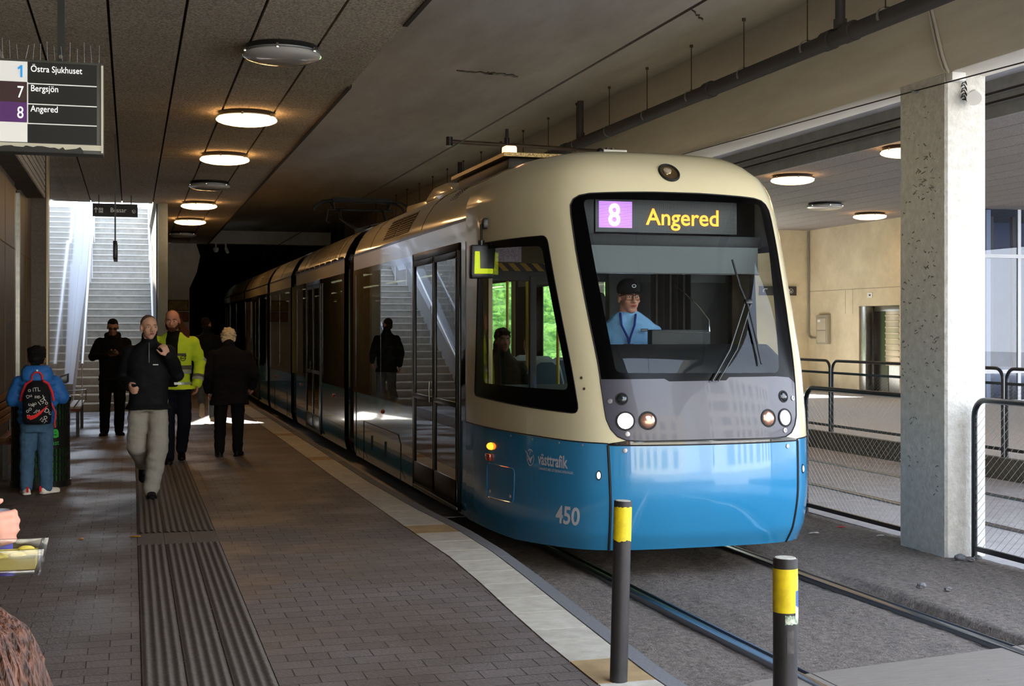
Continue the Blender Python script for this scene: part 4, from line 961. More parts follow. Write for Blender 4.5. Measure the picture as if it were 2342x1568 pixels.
def hand(mb, wrist, d, nrm, side, curl=.5, s=1.0, thumb=.6):
    """d = pointing direction, nrm = palm normal, side = +1/-1 thumb side along d x nrm"""
    w = V(wrist); d = V(d).normalized(); nrm = V(nrm); nrm = (nrm - d * nrm.dot(d)).normalized(); lat = d.cross(nrm).normalized() * side
    R = Matrix((lat, d, nrm)).transposed()
    mb.sph(w + d * .045 * s, (.041 * s, .052 * s, .017 * s), 14, 8, R)
    for i, L in enumerate((.070, .078, .073, .058)):
        b = w + d * .085 * s + lat * (.030 - .020 * i) * s; pts = [w + d * .05 * s + lat * (.025 - .017 * i) * s, b]; a = .15; q = b
        for j, f in enumerate((.45, .32, .23)):
            a += curl * (1.0 if j else .8); q = q + (d * math.cos(a) + nrm * math.sin(a)) * L * f * s; pts.append(q)
        caps(mb, pts, [.0095 * s, .0098 * s, .0092 * s, .0085 * s, .0072 * s], 10)
    b = w + d * .018 * s + lat * .028 * s; t1 = b + (d * .6 + lat * .75 + nrm * .25).normalized() * .038 * s; t2 = t1 + (d * .85 + lat * (.4 - thumb * .4) + nrm * thumb).normalized() * .032 * s; t3 = t2 + (d * .8 + lat * (.1 - thumb * .4) + nrm * thumb).normalized() * .026 * s
    caps(mb, [b, t1, t2, t3], [.014 * s, .012 * s, .010 * s, .0085 * s], 10)
def head(mb, c, R, s=1.0):
    c = V(c); P = lambda x, y, z: c + R @ V((x * s, y * s, z * s))
    mb.sph(P(0, .012, .035), (.076 * s, .094 * s, .085 * s), 20, 14, R)
    mb.sph(P(0, -.018, -.03), (.062 * s, .072 * s, .078 * s), 18, 12, R)
    mb.sph(P(0, -.045, -.088), (.034 * s, .034 * s, .026 * s), 12, 8, R)
    mb.sph(P(0, -.066, .028), (.046 * s, .02 * s, .012 * s), 12, 8, R)
    mb.sph(P(0, -.078, -.055), (.026 * s, .016 * s, .018 * s), 12, 8, R)
    for sg in (-1, 1):
        mb.sph(P(sg * .04, -.055, -.018), (.024 * s, .026 * s, .024 * s), 12, 8, R)
        mb.sph(P(sg * .079, .012, -.005), (.010 * s, .022 * s, .033 * s), 10, 8, R)
    caps(mb, [P(0, -.080, .014), P(0, -.098, -.012), P(0, -.108, -.026)], [.009 * s, .012 * s, .015 * s], 10)
    mb.sph(P(.013, -.094, -.029), .0095 * s, 8, 6); mb.sph(P(-.013, -.094, -.029), .0095 * s, 8, 6)
def face_parts(c, R, s, parent, lips='#9c5a52', brow='#3a2a20', iris='#2c2a28', eyes=True):
    c = V(c); P = lambda x, y, z: c + R @ V((x * s, y * s, z * s))
    ml = bpy.data.materials.get('lips' + lips) or mat('lips' + lips, lips, .5)
    mb = MB(); mb.sph(P(0, -.0945, -.053), (.024 * s, .007 * s, .0045 * s), 12, 6, R); mb.sph(P(0, -.0935, -.061), (.020 * s, .007 * s, .005 * s), 12, 6, R); mb.build('lips', ml, parent, False, smooth=True)
    mw = bpy.data.materials.get('eye_white') or mat('eye_white', '#d8d2cc', .3); mi = bpy.data.materials.get('iris' + iris) or mat('iris' + iris, iris, .2)
    mbr = bpy.data.materials.get('brow' + brow) or mat('brow' + brow, brow, .9)
    if eyes:
        for sg in (-1, 1):
            mb = MB(); mb.sph(P(sg * .031, -.0745, .008), (.013 * s, .010 * s, .0065 * s), 12, 8, R); e = mb.build('eye', mw, parent, False, smooth=True)
            mb = MB(); mb.sph(P(sg * .031, -.0835, .008), (.0055 * s, .003 * s, .0058 * s), 10, 6, R); mb.build('iris', mi, e, False, smooth=True)
    for sg in (-1, 1):
        mb = MB(); mb.tube([P(sg * .015, -.0885, .027), P(sg * .032, -.087, .033), (P(sg * .050, -.074, .027))], [.0035 * s, .0045 * s, .003 * s], 8); mb.build('eyebrow', mbr, parent, False, smooth=True)
def shoe(mb, ankle, toe_dir, s=1.0, flat=True):
    a = V(ankle); d = V(toe_dir).normalized(); up = V((0, 0, 1)) if abs(d.z) < .3 else V((0, 1, 0)).cross(d).normalized(); up = (V((0, 0, 1)) - d * d.z).normalized(); lat = d.cross(up)
    def q(f, l, u): return a + d * f * s + lat * l * s + up * u * s
    R = Matrix((lat, d, up)).transposed()
    mb.sph(q(-.02, 0, -.045), (.040 * s, .055 * s, .045 * s), 14, 8, R); mb.sph(q(.05, 0, -.055), (.044 * s, .08 * s, .035 * s), 14, 8, R); mb.sph(q(.13, 0, -.062), (.047 * s, .062 * s, .028 * s), 14, 8, R)
    caps(mb, [q(0, 0, .04), q(0, 0, -.04)], [.048 * s, .05 * s])
    vs = [tuple(q(x * 1.0, y, z)) for z in (-.09, -.07) for x, y in ((-.075, -.03), (-.06, -.042), (.06, -.048), (.15, -.048), (.185, -.02), (.185, .02), (.15, .048), (.06, .048), (-.06, .042), (-.075, .03))]
    n = 10; mb.add(vs, [tuple(range(n))[::-1], tuple(range(n, 2 * n))] + [(i, (i + 1) % n, n + (i + 1) % n, n + i) for i in range(n)])
SKIN = {'pale': mat('pale_skin', '#cf9f86', .55, spec=.3), 'pink': mat('pink_skin', '#c98f78', .55, spec=.3), 'tan': mat('tan_skin', '#a3755c', .55, spec=.3)}
def cl(name, col, rough=.9, **k): return bpy.data.materials.get(name) or mat(name, col, rough, spec=.2, **k)
def figure(label, loc, rz, J, skin='pale', voxel=.0085, cat='person', group=None, wr=.006):
    """J: head, yaw, pitch, hs, neck, torso rings, arms [(shoulder, elbow, wrist, dir, normal, side, curl)], legs [(hip, knee, ankle, toedir)]"""
    T = thing('person', label, cat, loc, rz, group)
    R = Matrix.Rotation(J.get('yaw', 0), 3, 'Z') @ Matrix.Rotation(J.get('pitch', 0), 3, 'X'); s = J.get('hs', 1.0); ls = J.get('ls', 1.0)
    mb = MB(); head(mb, J['head'], R, s); hc = V(J['head']); nb = V(J['neck'])
    caps(mb, [hc + R @ V((0, .02, -.06)) * s, nb + V((0, 0, -.02))], [J.get('nk', .052) * s, J.get('nk', .052) * 1.15 * s])
    t = [(x, y, z, rx * .86, ry * .86) for x, y, z, rx, ry in J['torso']]; loft(mb, t)
    for sh, el, wr_, d, nn, sd, cu in J['arms']:
        caps(mb, [V(sh) + V((-.03 if sh[0] > 0 else .03, 0, -.035)), el, wr_], [.042 * ls, .036 * ls, .026 * ls]); hand(mb, wr_, d, nn, sd, cu, J.get('hand', 1.0))
    for hip, kn, an, td in J['legs']:
        caps(mb, [hip, kn, an], [.075 * ls, .052 * ls, .036 * ls]); sh_ = V(an); caps(mb, [sh_, sh_ + V((0, 0, -.045)) * ls], [.034 * ls, .022 * ls])
    body = remesh(mb, voxel, 'body', SKIN[skin], T, 2)
    return T, body, R
def jacket(T, J, m, name='jacket', r=1.0, sleeve=(.073, .062, .052), hem=None, wr=.007, collar=None, voxel=.012, sl_end=.93, extra=None, infl=1.0):
    mb = MB(); rings = [(x, y, z, rx * infl, ry * infl) for x, y, z, rx, ry in J['torso']]
    if hem: rings = [hem] + [q for q in rings if q[2] > hem[2] + .03]
    loft(mb, rings); tz = J['torso'][-1]
    for sh, el, wr_, *_ in J['arms']:
        e = V(el).lerp(V(wr_), sl_end); sh = V(sh) + V((-.022 if sh[0] > 0 else .022, 0, -.028)); c = V((tz[0], tz[1], V(sh).z + .01)); caps(mb, [c.lerp(V(sh), .55), sh, V(sh).lerp(V(el), .55), el, e], [sleeve[0] * 1.0, sleeve[0] * 1.05, sleeve[0] * .98, sleeve[1], sleeve[2]])
    if collar: n = V(J['neck']); caps(mb, [n + V((0, 0, -.03)), n + V((0, .012, collar))], [.085, .074])
    if extra: extra(mb)
    return remesh(mb, voxel, name, m, T, 3, wr)
def trousers(T, J, m, name='trousers', r=(.098, .078, .062), wr=.007, waist=None, ls=1.0, end=1.04, voxel=.012):
    mb = MB(); w = waist or J['torso'][0]; a, b = J['legs']; z = V(a[0]).z
    loft(mb, [(w[0], w[1], z - .09, w[3] * .94, w[4] * .92), (w[0], w[1], z, w[3] * .92, w[4] * .9), (w[0], w[1], w[2] + .06, w[3] * .8, w[4] * .8)])
    for hip, kn, an, td in J['legs']: caps(mb, [hip, V(hip).lerp(V(kn), .5), kn, V(kn).lerp(V(an), .5), V(kn).lerp(V(an), end)], [r[0], (r[0] + r[1]) / 2, r[1], (r[1] + r[2]) / 2 * 1.02, r[2]])
    return remesh(mb, voxel, name, m, T, 3, wr)
def shoes(T, J, m, sole=None, s=1.0):
    for hip, kn, an, td in J['legs']:
        mb = MB(); shoe(mb, an, td, s); o = remesh(mb, .008, 'shoe', m, T, 2)
def hairblob(T, J, R, m, prims, name='hair', wr=.004, voxel=.008, ws=25):
    c = V(J['head']); s = J.get('hs', 1.0); mb = MB()
    for (x, y, z), r in prims: mb.sph(c + R @ V((x, y, z)) * s, tuple(a * s for a in r), 18, 12, R)
    return remesh(mb, voxel, name, m, T, 2, wr, ws)
def facecam(x, y): return -math.asin(x / math.hypot(x, y))

# --- the walking man in grey sweatpants (nearest on the platform)
L1 = (.166, 13.1, 0)
J1 = dict(head=(0, -.03, 1.632), yaw=.32, pitch=.02, hs=.98, neck=(0, .01, 1.50), torso=[(-.01, .0, .90, .185, .13), (0, 0, 1.05, .18, .125), (0, 0, 1.25, .20, .13), (0, .01, 1.38, .205, .12), (0, .015, 1.45, .15, .10), (0, .01, 1.50, .08, .075)],
    arms=[((-.20, .02, 1.42), (-.235, .05, 1.14), (-.175, -.20, 1.07), (.2, -.9, -.3), (1, 0, .2), 1, .75), ((.20, .02, 1.42), (.27, -.02, 1.17), (.17, -.22, 1.37), (-.35, -.15, .9), (-.6, .6, .1), 1, .9)],
    legs=[((.085, 0, .92), (.085, -.08, .50), (.02, -.02, .09), (.05, -1, -.02)), ((-.10, 0, .92), (-.115, .02, .49), (-.055, .40, .30), (0, -.55, -.8))])
T1, b, R = figure('shaven-headed person in black jacket and pale grey sweatpants walking towards the viewer', L1, facecam(*L1[:2]), J1, 'pale', .0075)
face_parts(J1['head'], R, .98, b, brow='#8a6a4e', iris='#3c4a50')
jk = jacket(T1, J1, cl('black_softshell', '#0e0e11', .75), hem=(-.005, 0, .85, .225, .165), collar=.045)
trousers(T1, J1, cl('pale_grey_fleece', '#a29c92', .95, var=(60, .3), col2='#8f8a82'), r=(.096, .096, .075), wr=.009)
shoes(T1, J1, cl('black_shoe', '#0b0b0d', .5))
hairblob(T1, J1, R, cl('shaved_stubble', '#6b5346'), [((0, .022, .045), (.0765, .093, .082))], 'stubble', 0)
mb = MB(); mb.box(.035, .085, -.148, -.142, 1.275, 1.285); mb.build('jacket_logo', M['white'], jk, False)
mb = MB(); mb.tube([(.0, -.09, 1.49), (0, -.125, 1.42), (0, -.14, 1.3)], .004, 6); mb.build('zip', M['galv'], jk, False)
# --- man looking down at his phone
L2 = (-.269, 20.9, 0)
J2 = dict(head=(0, -.08, 1.64), yaw=0, pitch=.35, neck=(0, .02, 1.52), torso=[(0, 0, .88, .20, .14), (0, 0, 1.05, .195, .14), (0, .01, 1.25, .215, .145), (0, .02, 1.40, .21, .13), (0, .02, 1.47, .15, .10), (0, .02, 1.52, .085, .08)],
    arms=[((-.21, .02, 1.43), (-.29, -.02, 1.20), (-.07, -.24, 1.22), (.8, -.3, .2), (0, .5, .8), 1, .6), ((.21, .02, 1.43), (.28, -.02, 1.19), (.08, -.24, 1.23), (-.8, -.3, .2), (0, .5, .8), -1, .6)],
    legs=[((-.10, 0, .90), (-.115, -.02, .48), (-.12, .02, .09), (-.25, -1, 0)), ((.10, 0, .90), (.10, 0, .48), (.09, .08, .09), (.3, -1, 0))])
T2, b, R = figure('person in black hoodie and sunglasses looking down at a phone before the stairs', L2, facecam(*L2[:2]), J2, 'tan', .0085)
face_parts(J2['head'], R, 1, b, eyes=False, brow='#14100e')
def hood2(mb): caps(mb, [(-.07, .09, 1.52), (0, .12, 1.5), (.07, .09, 1.52)], [.06, .07, .06])
jacket(T2, J2, cl('black_hoodie', '#08080a', .9), 'hoodie', hem=(0, 0, .84, .22, .155), collar=.03, extra=hood2, sleeve=(.085, .072, .055))
trousers(T2, J2, cl('black_trousers', '#0a0a0c', .9), r=(.105, .085, .07)); shoes(T2, J2, cl('black_shoe', '#0b0b0d', .5))
hairblob(T2, J2, R, cl('black_hair', '#0c0a09', .8), [((0, .028, .052), (.080, .093, .082)), ((0, -.03, .10), (.055, .05, .03))])
mb = MB(); c = V(J2['head']); 
for sg in (-1, 1): mb.sph(c + R @ V((sg * .032, -.082, .010)), (.029, .010, .018), 12, 8, R)
mb.tube([c + R @ V((-.078, .01, .012)), c + R @ V((-.06, -.07, .014)), c + R @ V((0, -.092, .014)), c + R @ V((.06, -.07, .014)), c + R @ V((.078, .01, .012))], .004, 6)
mb.build('sunglasses', M['black'], b, False, smooth=True)
# --- man in the high-visibility jacket
L3 = (.495, 16.29, 0)
J3 = dict(head=(-.02, -.05, 1.715), yaw=-.10, pitch=.12, hs=1.06, neck=(0, .01, 1.58), torso=[(0, 0, .95, .19, .14), (0, 0, 1.1, .19, .14), (.0, .0, 1.3, .215, .145), (0, .01, 1.45, .215, .13), (0, .01, 1.52, .16, .10), (0, .01, 1.58, .085, .08)],
    arms=[((-.22, .02, 1.48), (-.27, .06, 1.20), (-.24, -.06, .96), (0, -.25, -1), (1, 0, 0), -1, .5), ((.24, .02, 1.48), (.305, .06, 1.22), (.27, -.07, .95), (-.05, -.25, -1), (-1, 0, 0), 1, .6)],
    legs=[((-.09, 0, .95), (-.07, -.02, .50), (-.06, 0, .09), (0, -1, 0)), ((.10, 0, .95), (.12, .05, .52), (.09, .30, .16), (0, -.9, -.3))])
T3, b, R = figure('bearded person with long hair in an open yellow high-visibility jacket and dark trousers', L3, facecam(*L3[:2]), J3, 'pink', .0085)
face_parts(J3['head'], R, 1.06, b, brow='#5a2f1c')
hv = cl('hi_vis_yellow', '#c8e034', .75)
jk = jacket(T3, J3, hv, 'high_visibility_jacket', hem=(.02, 0, .90, .235, .165), collar=.0, sleeve=(.082, .074, .062), wr=.009)
c_ = J3; mb = MB(); loft(mb, [(-.03, -.055, .93, .10, .115), (-.03, -.055, 1.3, .095, .115), (-.02, -.045, 1.5, .08, .10), (0, -.01, 1.60, .075, .075)]); remesh(mb, .012, 'black_shirt', cl('black_shirt', '#0b0b0d', .9), T3, 2, .004)
mb = MB()
def ringband(mb, z0, z1, infl, xs=(-.5, .5)):
    tor = J3['torso']
    def rr(z):
        for a, b2 in zip(tor, tor[1:]):
            if a[2] <= z <= b2[2]: f = (z - a[2]) / (b2[2] - a[2]); return [a[i] + (b2[i] - a[i]) * f for i in (0, 1, 3, 4)]
        return [tor[0][0], tor[0][1], tor[0][3] * 1.08, tor[0][4] * 1.06]
    n = 40
    for i in range(n):
        q = []
        for z in (z0, z1):
            x, y, rx, ry = rr(z)
            for t in (2 * PI * i / n, 2 * PI * (i + 1) / n):
                c, s = math.cos(t), math.sin(t); e = .8; q.append((x + (rx + infl) * abs(c) ** e * (1 if c > 0 else -1), y + (ry + infl) * abs(s) ** e * (1 if s > 0 else -1), z))
        if q[0][0] > -.04 or q[0][1] > 0: mb.add([q[0], q[1], q[3], q[2]], [(0, 1, 2, 3)])
ringband(mb, 1.135, 1.185, .014); g = mb.build('grey_band', cl('dark_grey_band', '#5c5a4e', .8), jk, False)
mb = MB(); ringband(mb, 1.085, 1.13, .014); ringband(mb, .955, .985, .026); mb.build('reflective_band', mat('reflective_tape', '#aeb2ae', .35, metal=.4), jk, False)
for a in J3['arms'][1:]:
    for f0, f1, nm, mm in ((.0, .14, 'sleeve_band', 'reflective_tape'), (.72, .84, 'sleeve_band', 'reflective_tape'), (.6, .72, 'sleeve_dark_band', 'dark_grey_band')):
        p0 = V(a[1]).lerp(V(a[2]), f0 if f0 > .1 else -.12); p1 = V(a[1]).lerp(V(a[2]), f1 if f0 > .1 else .0); mb = MB(); mb.cyl(p0, p1, .079 if f0 < .1 else .071, n=20, caps=False); mb.build(nm, bpy.data.materials[mm], jk, False, smooth=True)
mb = MB(); mb.box(.04, .14, -.158, -.15, 1.33, 1.30); mb.build('chest_pocket_flap', cl('dark_grey_band', '#5c5a4e'), jk, False)
mb = MB(); cx, cz = .105, 1.27
for i in range(24):
    t0, t1 = 2 * PI * i / 24, 2 * PI * (i + 1) / 24; q = lambda r, t: (cx + r * math.cos(t), -.166, cz + r * math.sin(t))
    mb.add([q(.026, t0), q(.026, t1), q(.033, t1), q(.033, t0)], [(0, 1, 2, 3)])
mb.box(cx - .026, cx + .026, -.167, -.165, cz - .004, cz + .004); mb.add([(cx + .018, -.166, cz + .026), (cx + .034, -.166, cz + .045), (cx + .040, -.166, cz + .026), (cx + .026, -.166, cz + .018)], [(0, 1, 2, 3)])
mb.build('chest_emblem', cl('dark_print', '#3b3d30'), jk, False)
trousers(T3, J3, cl('dark_navy_trousers', '#121420', .9), r=(.105, .085, .066)); shoes(T3, J3, cl('black_shoe', '#0b0b0d', .5))
rh = cl('red_brown_hair', '#4e2a1a', .8)
hairblob(T3, J3, R, rh, [((0, .05, .04), (.080, .078, .085)), ((0, .075, -.04), (.062, .05, .08)), ((.06, .06, -.05), (.03, .04, .07)), ((-.06, .06, -.05), (.025, .04, .06))])
hairblob(T3, J3, R, rh, [((0, -.062, -.088), (.045, .036, .034)), ((.045, -.03, -.065), (.02, .035, .035)), ((-.045, -.03, -.065), (.02, .035, .035))], 'beard', .003)
mb = MB(); c = V(J3['head'])
for k in range(6):
    x = .05 + .008 * k; mb.tube([c + V((x, .06, .03)), c + V((x + .045, .05, -.04)), c + V((x + .055 + .01 * k, .03, -.13)), c + V((x + .045 + .01 * k, .01, -.22 - .01 * k))], [.014, .012, .011, .006], 8)
mb.build('dreadlocks', rh, T3, False, smooth=True)
# --- white-haired man seen from behind
L4 = (1.203, 17.04, 0)
J4 = dict(head=(-.015, -.09, 1.495), yaw=0, pitch=.35, neck=(-.01, -.01, 1.38), torso=[(0, .02, .80, .22, .16), (0, .02, 1.0, .225, .165), (0, .02, 1.18, .24, .17), (0, .01, 1.29, .22, .15), (0, 0, 1.35, .16, .12), (-.01, -.01, 1.39, .09, .085)],
    arms=[((-.22, .01, 1.29), (-.29, .06, 1.03), (-.26, -.08, .83), (0, -.2, -1), (1, 0, 0), -1, .5), ((.22, .01, 1.29), (.30, .05, 1.05), (.28, -.10, .88), (.1, -.5, -.3), (-1, 0, 0), 1, .9)],
    legs=[((-.10, 0, .82), (-.115, -.02, .44), (-.125, .03, .09), (-.1, -1, 0)), ((.10, 0, .82), (.105, 0, .44), (.10, -.04, .09), (.25, -1, 0))])
rz4 = facecam(*L4[:2]) + PI
def flipx(J):
    J = dict(J); f = lambda p: (-p[0], p[1], p[2])
    J['head'] = f(J['head']); J['neck'] = f(J['neck']); J['torso'] = [(-a, b, c, d, e) for a, b, c, d, e in J['torso']]
    J['arms'] = [(f(a), f(b), f(c), f(d), f(e), -s, k) for a, b, c, d, e, s, k in J['arms']]; J['legs'] = [(f(a), f(b), f(c), f(d)) for a, b, c, d in J['legs']]; J['yaw'] = -J.get('yaw', 0); return J
J4 = flipx(J4)
T4, b, R = figure('white-haired person in a long dark coat seen from behind beside the tram', L4, rz4, J4, 'pink', .0085)
face_parts(J4['head'], R, 1, b, brow='#cfcac2')
jacket(T4, J4, cl('dark_wool_coat', '#141115', .95), 'coat', hem=(0, .02, .66, .25, .175), collar=.045, sleeve=(.09, .08, .062), wr=.008)
trousers(T4, J4, cl('charcoal_trousers', '#131214', .9), r=(.10, .078, .064)); shoes(T4, J4, cl('black_shoe', '#0b0b0d', .5))
hairblob(T4, J4, R, cl('white_hair', '#cdbb9a', .85), [((0, .03, .04), (.094, .094, .096)), ((0, .05, -.03), (.088, .062, .06)), ((.05, .0, .02), (.045, .05, .06)), ((-.05, .0, .02), (.045, .05, .06))], wr=.016, ws=28)
# --- man far off, walking away in jeans
L5 = (1.278, 23.5, 0)
J5 = flipx(dict(head=(-.015, -.02, 1.69), yaw=.5, pitch=0, neck=(0, .01, 1.56), torso=[(0, 0, .93, .18, .13), (0, 0, 1.1, .18, .13), (0, 0, 1.3, .205, .14), (0, .01, 1.43, .205, .12), (0, .01, 1.5, .15, .1), (0, .01, 1.56, .08, .075)],
    arms=[((-.2, .02, 1.46), (-.25, .1, 1.2), (-.22, .1, .95), (0, -.1, -1), (1, 0, 0), -1, .5), ((.2, .02, 1.46), (.25, -.02, 1.2), (.22, -.2, 1.02), (0, -.4, -.8), (-1, 0, 0), 1, .5)],
    legs=[((-.09, 0, .93), (-.10, -.02, .52), (-.09, .36, .30), (0, -.35, -.9)), ((.09, 0, .93), (.09, -.12, .50), (.09, -.15, .09), (0, -1, 0))]))
T5, b, R = figure('person with short dark hair walking away in a black jacket and faded jeans', L5, facecam(*L5[:2]) + PI, J5, 'pink', .0095)
face_parts(J5['head'], R, 1, b)
jacket(T5, J5, cl('black_softshell', '#0e0e11'), hem=(0, 0, .84, .21, .15), collar=.04)
trousers(T5, J5, cl('faded_denim', '#6e757c', .9, var=(12, .3), col2='#4c545e'), r=(.1, .078, .06)); shoes(T5, J5, cl('cream_sneaker', '#b9ab93', .7))
hairblob(T5, J5, R, cl('brown_hair', '#2a1b13', .8), [((0, .028, .05), (.080, .092, .082)), ((0, .06, -.02), (.07, .045, .06))])
# --- child with the blue puffer jacket
L6 = (-.885, 13.65, 0)
J6 = flipx(dict(head=(-.005, -.04, 1.315), yaw=0, pitch=.25, hs=.96, ls=.82, hand=.8, neck=(0, .0, 1.19), torso=[(0, 0, .70, .155, .115), (0, 0, .82, .16, .12), (0, 0, .98, .17, .125), (0, 0, 1.09, .165, .11), (0, 0, 1.15, .12, .09), (0, 0, 1.19, .07, .065)],
    arms=[((-.155, .0, 1.11), (-.225, -.02, .92), (-.10, -.19, .97), (.6, -.7, .1), (0, 0, -1), -1, .4), ((.155, .0, 1.11), (.235, -.02, .94), (.12, -.19, .99), (-.6, -.7, .1), (0, 0, -1), 1, .4)],
    legs=[((-.075, 0, .70), (-.09, -.01, .39), (-.10, .0, .085), (-.15, -1, 0)), ((.075, 0, .70), (.075, 0, .39), (.085, .0, .085), (.75, -.75, 0))]))
T6, b, R = figure('curly-haired child in a blue puffer jacket and jeans at the litter bin', L6, facecam(*L6[:2]) + PI, J6, 'tan', .0075)
face_parts(J6['head'], R, .96, b, brow='#14100e')
blue_p = cl('blue_puffer', '#2f6fb8', .45, var=(20, .3), col2='#2a62a6')
def puff(mb):
    for z in (.74, .81, .88, .95, 1.02, 1.09): loft(mb, [(0, 0, z - .030, .165, .125), (0, 0, z - .012, .185, .14), (0, 0, z + .012, .185, .14), (0, 0, z + .030, .165, .125)])
    for sh, el, w_, *_ in J6['arms']:
        for i in range(5): p = V(sh).lerp(V(el), .1 + i * .2); mb.sph(p, .075, 14, 8)
        for i in range(4): p = V(el).lerp(V(w_), .1 + i * .22); mb.sph(p, .068 - .004 * i, 14, 8)
jacket(T6, J6, blue_p, 'puffer_jacket', hem=(0, 0, .70, .175, .13), sleeve=(.068, .062, .052), extra=puff, wr=.003, voxel=.009)
mb = MB(); loft(mb, [(0, .06, 1.09, .12, .08), (0, .075, 1.13, .145, .085), (0, .07, 1.19, .15, .085), (0, .055, 1.24, .135, .085), (0, .045, 1.265, .11, .07)]); hd = remesh(mb, .009, 'hood', blue_p, T6, 2, .006, 14)
mb = MB(); mb.add([(-.012, .157, 1.225), (.012, .157, 1.225), (0, .158, 1.205)], [(0, 1, 2)]); mb.build('hood_logo', M['white'], hd, False)
trousers(T6, J6, cl('blue_denim', '#4f6f8c', .9, var=(16, .3), col2='#38526d'), r=(.083, .073, .06), wr=.008, voxel=.009)
shoes(T6, J6, cl('white_sneaker', '#e6dfd0', .6), s=.9)
for s_, a_ in ((-1, 0),):
    pass
for (hip, kn, an, td) in J6['legs']:
    mb = MB(); d = V(td).normalized(); a = V(an) - d * .078 ; mb.box(-.009, .009, -.004, .004, -.055, .0); mb.v = [tuple(a + V((v[0], v[1], v[2]))) for v in mb.v]; mb.build('red_heel_tab', cl('red_tab', '#c4212a'), T6, False)
hairblob(T6, J6, R, cl('black_hair', '#0c0a09'), [((0, .02, .06), (.092, .098, .088)), ((0, .07, -.005), (.080, .05, .065)), ((.05, .0, .10), (.045, .05, .04)), ((-.05, .01, .10), (.045, .05, .04))], wr=.012, ws=40)
# --- driver
L8 = (3.935, 10.10, 0)
J8 = dict(head=(0, -.025, 1.872), yaw=.42, pitch=.0, hs=1.10, nk=.066, neck=(-.01, .02, 1.745), torso=[(0, .05, 1.18, .22, .17), (0, .05, 1.3, .23, .19), (0, .04, 1.45, .225, .175), (0, .03, 1.6, .225, .14), (0, .03, 1.655, .215, .13), (0, .03, 1.70, .17, .12), (-.01, .02, 1.765, .09, .085)],
    arms=[((-.215, .03, 1.60), (-.29, -.05, 1.34), (-.20, -.33, 1.30), (.3, -.9, 0), (0, 0, -1), 1, .8), ((.215, .03, 1.60), (.28, -.08, 1.36), (.16, -.36, 1.32), (-.3, -.9, 0), (0, 0, -1), -1, .8)],
    legs=[((-.12, .0, 1.16), (-.14, -.42, 1.12), (-.14, -.42, .70), (0, -1, 0)), ((.12, .0, 1.16), (.14, -.42, 1.12), (.14, -.42, .70), (0, -1, 0))])
T8, b, R = figure('tram driver in a light blue shirt, black cap and glasses behind the windscreen', L8, facecam(*L8[:2]), J8, 'pink', .0075)
face_parts(J8['head'], R, 1.10, b, brow='#6b4a3a', lips='#a5524c')
shirt = jacket(T8, J8, cl('light_blue_shirt', '#7fb2de', .85), 'shirt', sleeve=(.080, .072, .06), wr=.010, collar=.0, voxel=.010)
mb = MB(); n_ = V(J8['neck'])
for sg in (-1, 1): mb.add([tuple(n_ + V(p)) for p in ((sg * .005, -.105, -.03), (sg * .06, -.10, -.06), (sg * .095, -.02, .0), (sg * .07, .0, .03), (sg * .03, -.085, .02))], [(0, 1, 2, 3, 4)])
mb.build('collar', cl('light_blue_shirt', '#7fb2de'), shirt, False)
mb = MB(); mb.tube([(-.07, -.06, 1.75), (-.06, -.15, 1.65), (-.01, -.175, 1.55), (.0, -.18, 1.50)], .009, 6); mb.tube([(.055, -.07, 1.74), (.045, -.15, 1.65), (.01, -.175, 1.55), (.0, -.18, 1.50)], .009, 6); ly = mb.build('lanyard', cl('navy_lanyard', '#1c2f78'), shirt, False, smooth=True)
mb = MB(); mb.box(-.045, .04, -.19, -.178, 1.43, 1.50); mb.build('badge_holder', M['black'], ly, False, bev=.004)
mb = MB(); mb.box(.095, .155, -.150, -.142, 1.60, 1.622); mb.build('name_badge', M['black'], shirt, False)
mb = MB(); mb.box(.102, .148, -.152, -.150, 1.607, 1.615); mb.build('name_badge_print', M['galv'], shirt, False)
trousers(T8, J8, cl('dark_navy_trousers', '#121420'), r=(.10, .085, .066), waist=(0, .03, 1.14, .21, .17)); shoes(T8, J8, cl('black_shoe', '#0b0b0d'))
c = V(J8['head'])
capm = cl('black_cap', '#0c0d12', .85)
mb = MB(); mb.sph(c + R @ V((0, .012, .080)), (.096, .113, .086), 22, 14, R); cp = remesh(mb, .008, 'cap', capm, T8, 1)
mb = MB(); vs = []
for j, (rr_, zz) in enumerate(((.088, .045), (.125, .04), (.155, .028))):
    for i in range(13): t = math.radians(-150 + 120 * i / 12); vs.append(tuple(c + R @ V((rr_ * math.cos(t) * (1 - .1 * j), rr_ * math.sin(t), zz + .012 * math.cos((t + PI / 2)) ))))
k = 13; mb.add(vs + [(x, y, z - .006) for x, y, z in vs], [(j * k + i, j * k + i + 1, (j + 1) * k + i + 1, (j + 1) * k + i) for j in range(2) for i in range(12)] + [(39 + j * k + i, 39 + j * k + i + 1, 39 + (j + 1) * k + i + 1, 39 + (j + 1) * k + i) for j in range(2) for i in range(12)]); mb.build('cap_peak', capm, cp, False, smooth=True)
mb = MB()
for i in range(20):
    t0, t1 = 2 * PI * i / 20, 2 * PI * (i + 1) / 20; q = lambda r, t: tuple(c + R @ V((r * 1.1 * math.cos(t), -.101, .098 + r * .8 * math.sin(t)))); mb.add([q(.012, t0), q(.012, t1), q(.018, t1), q(.018, t0)], [(0, 1, 2, 3)])
mb.build('cap_emblem', M['galv'], cp, False)
mb = MB()
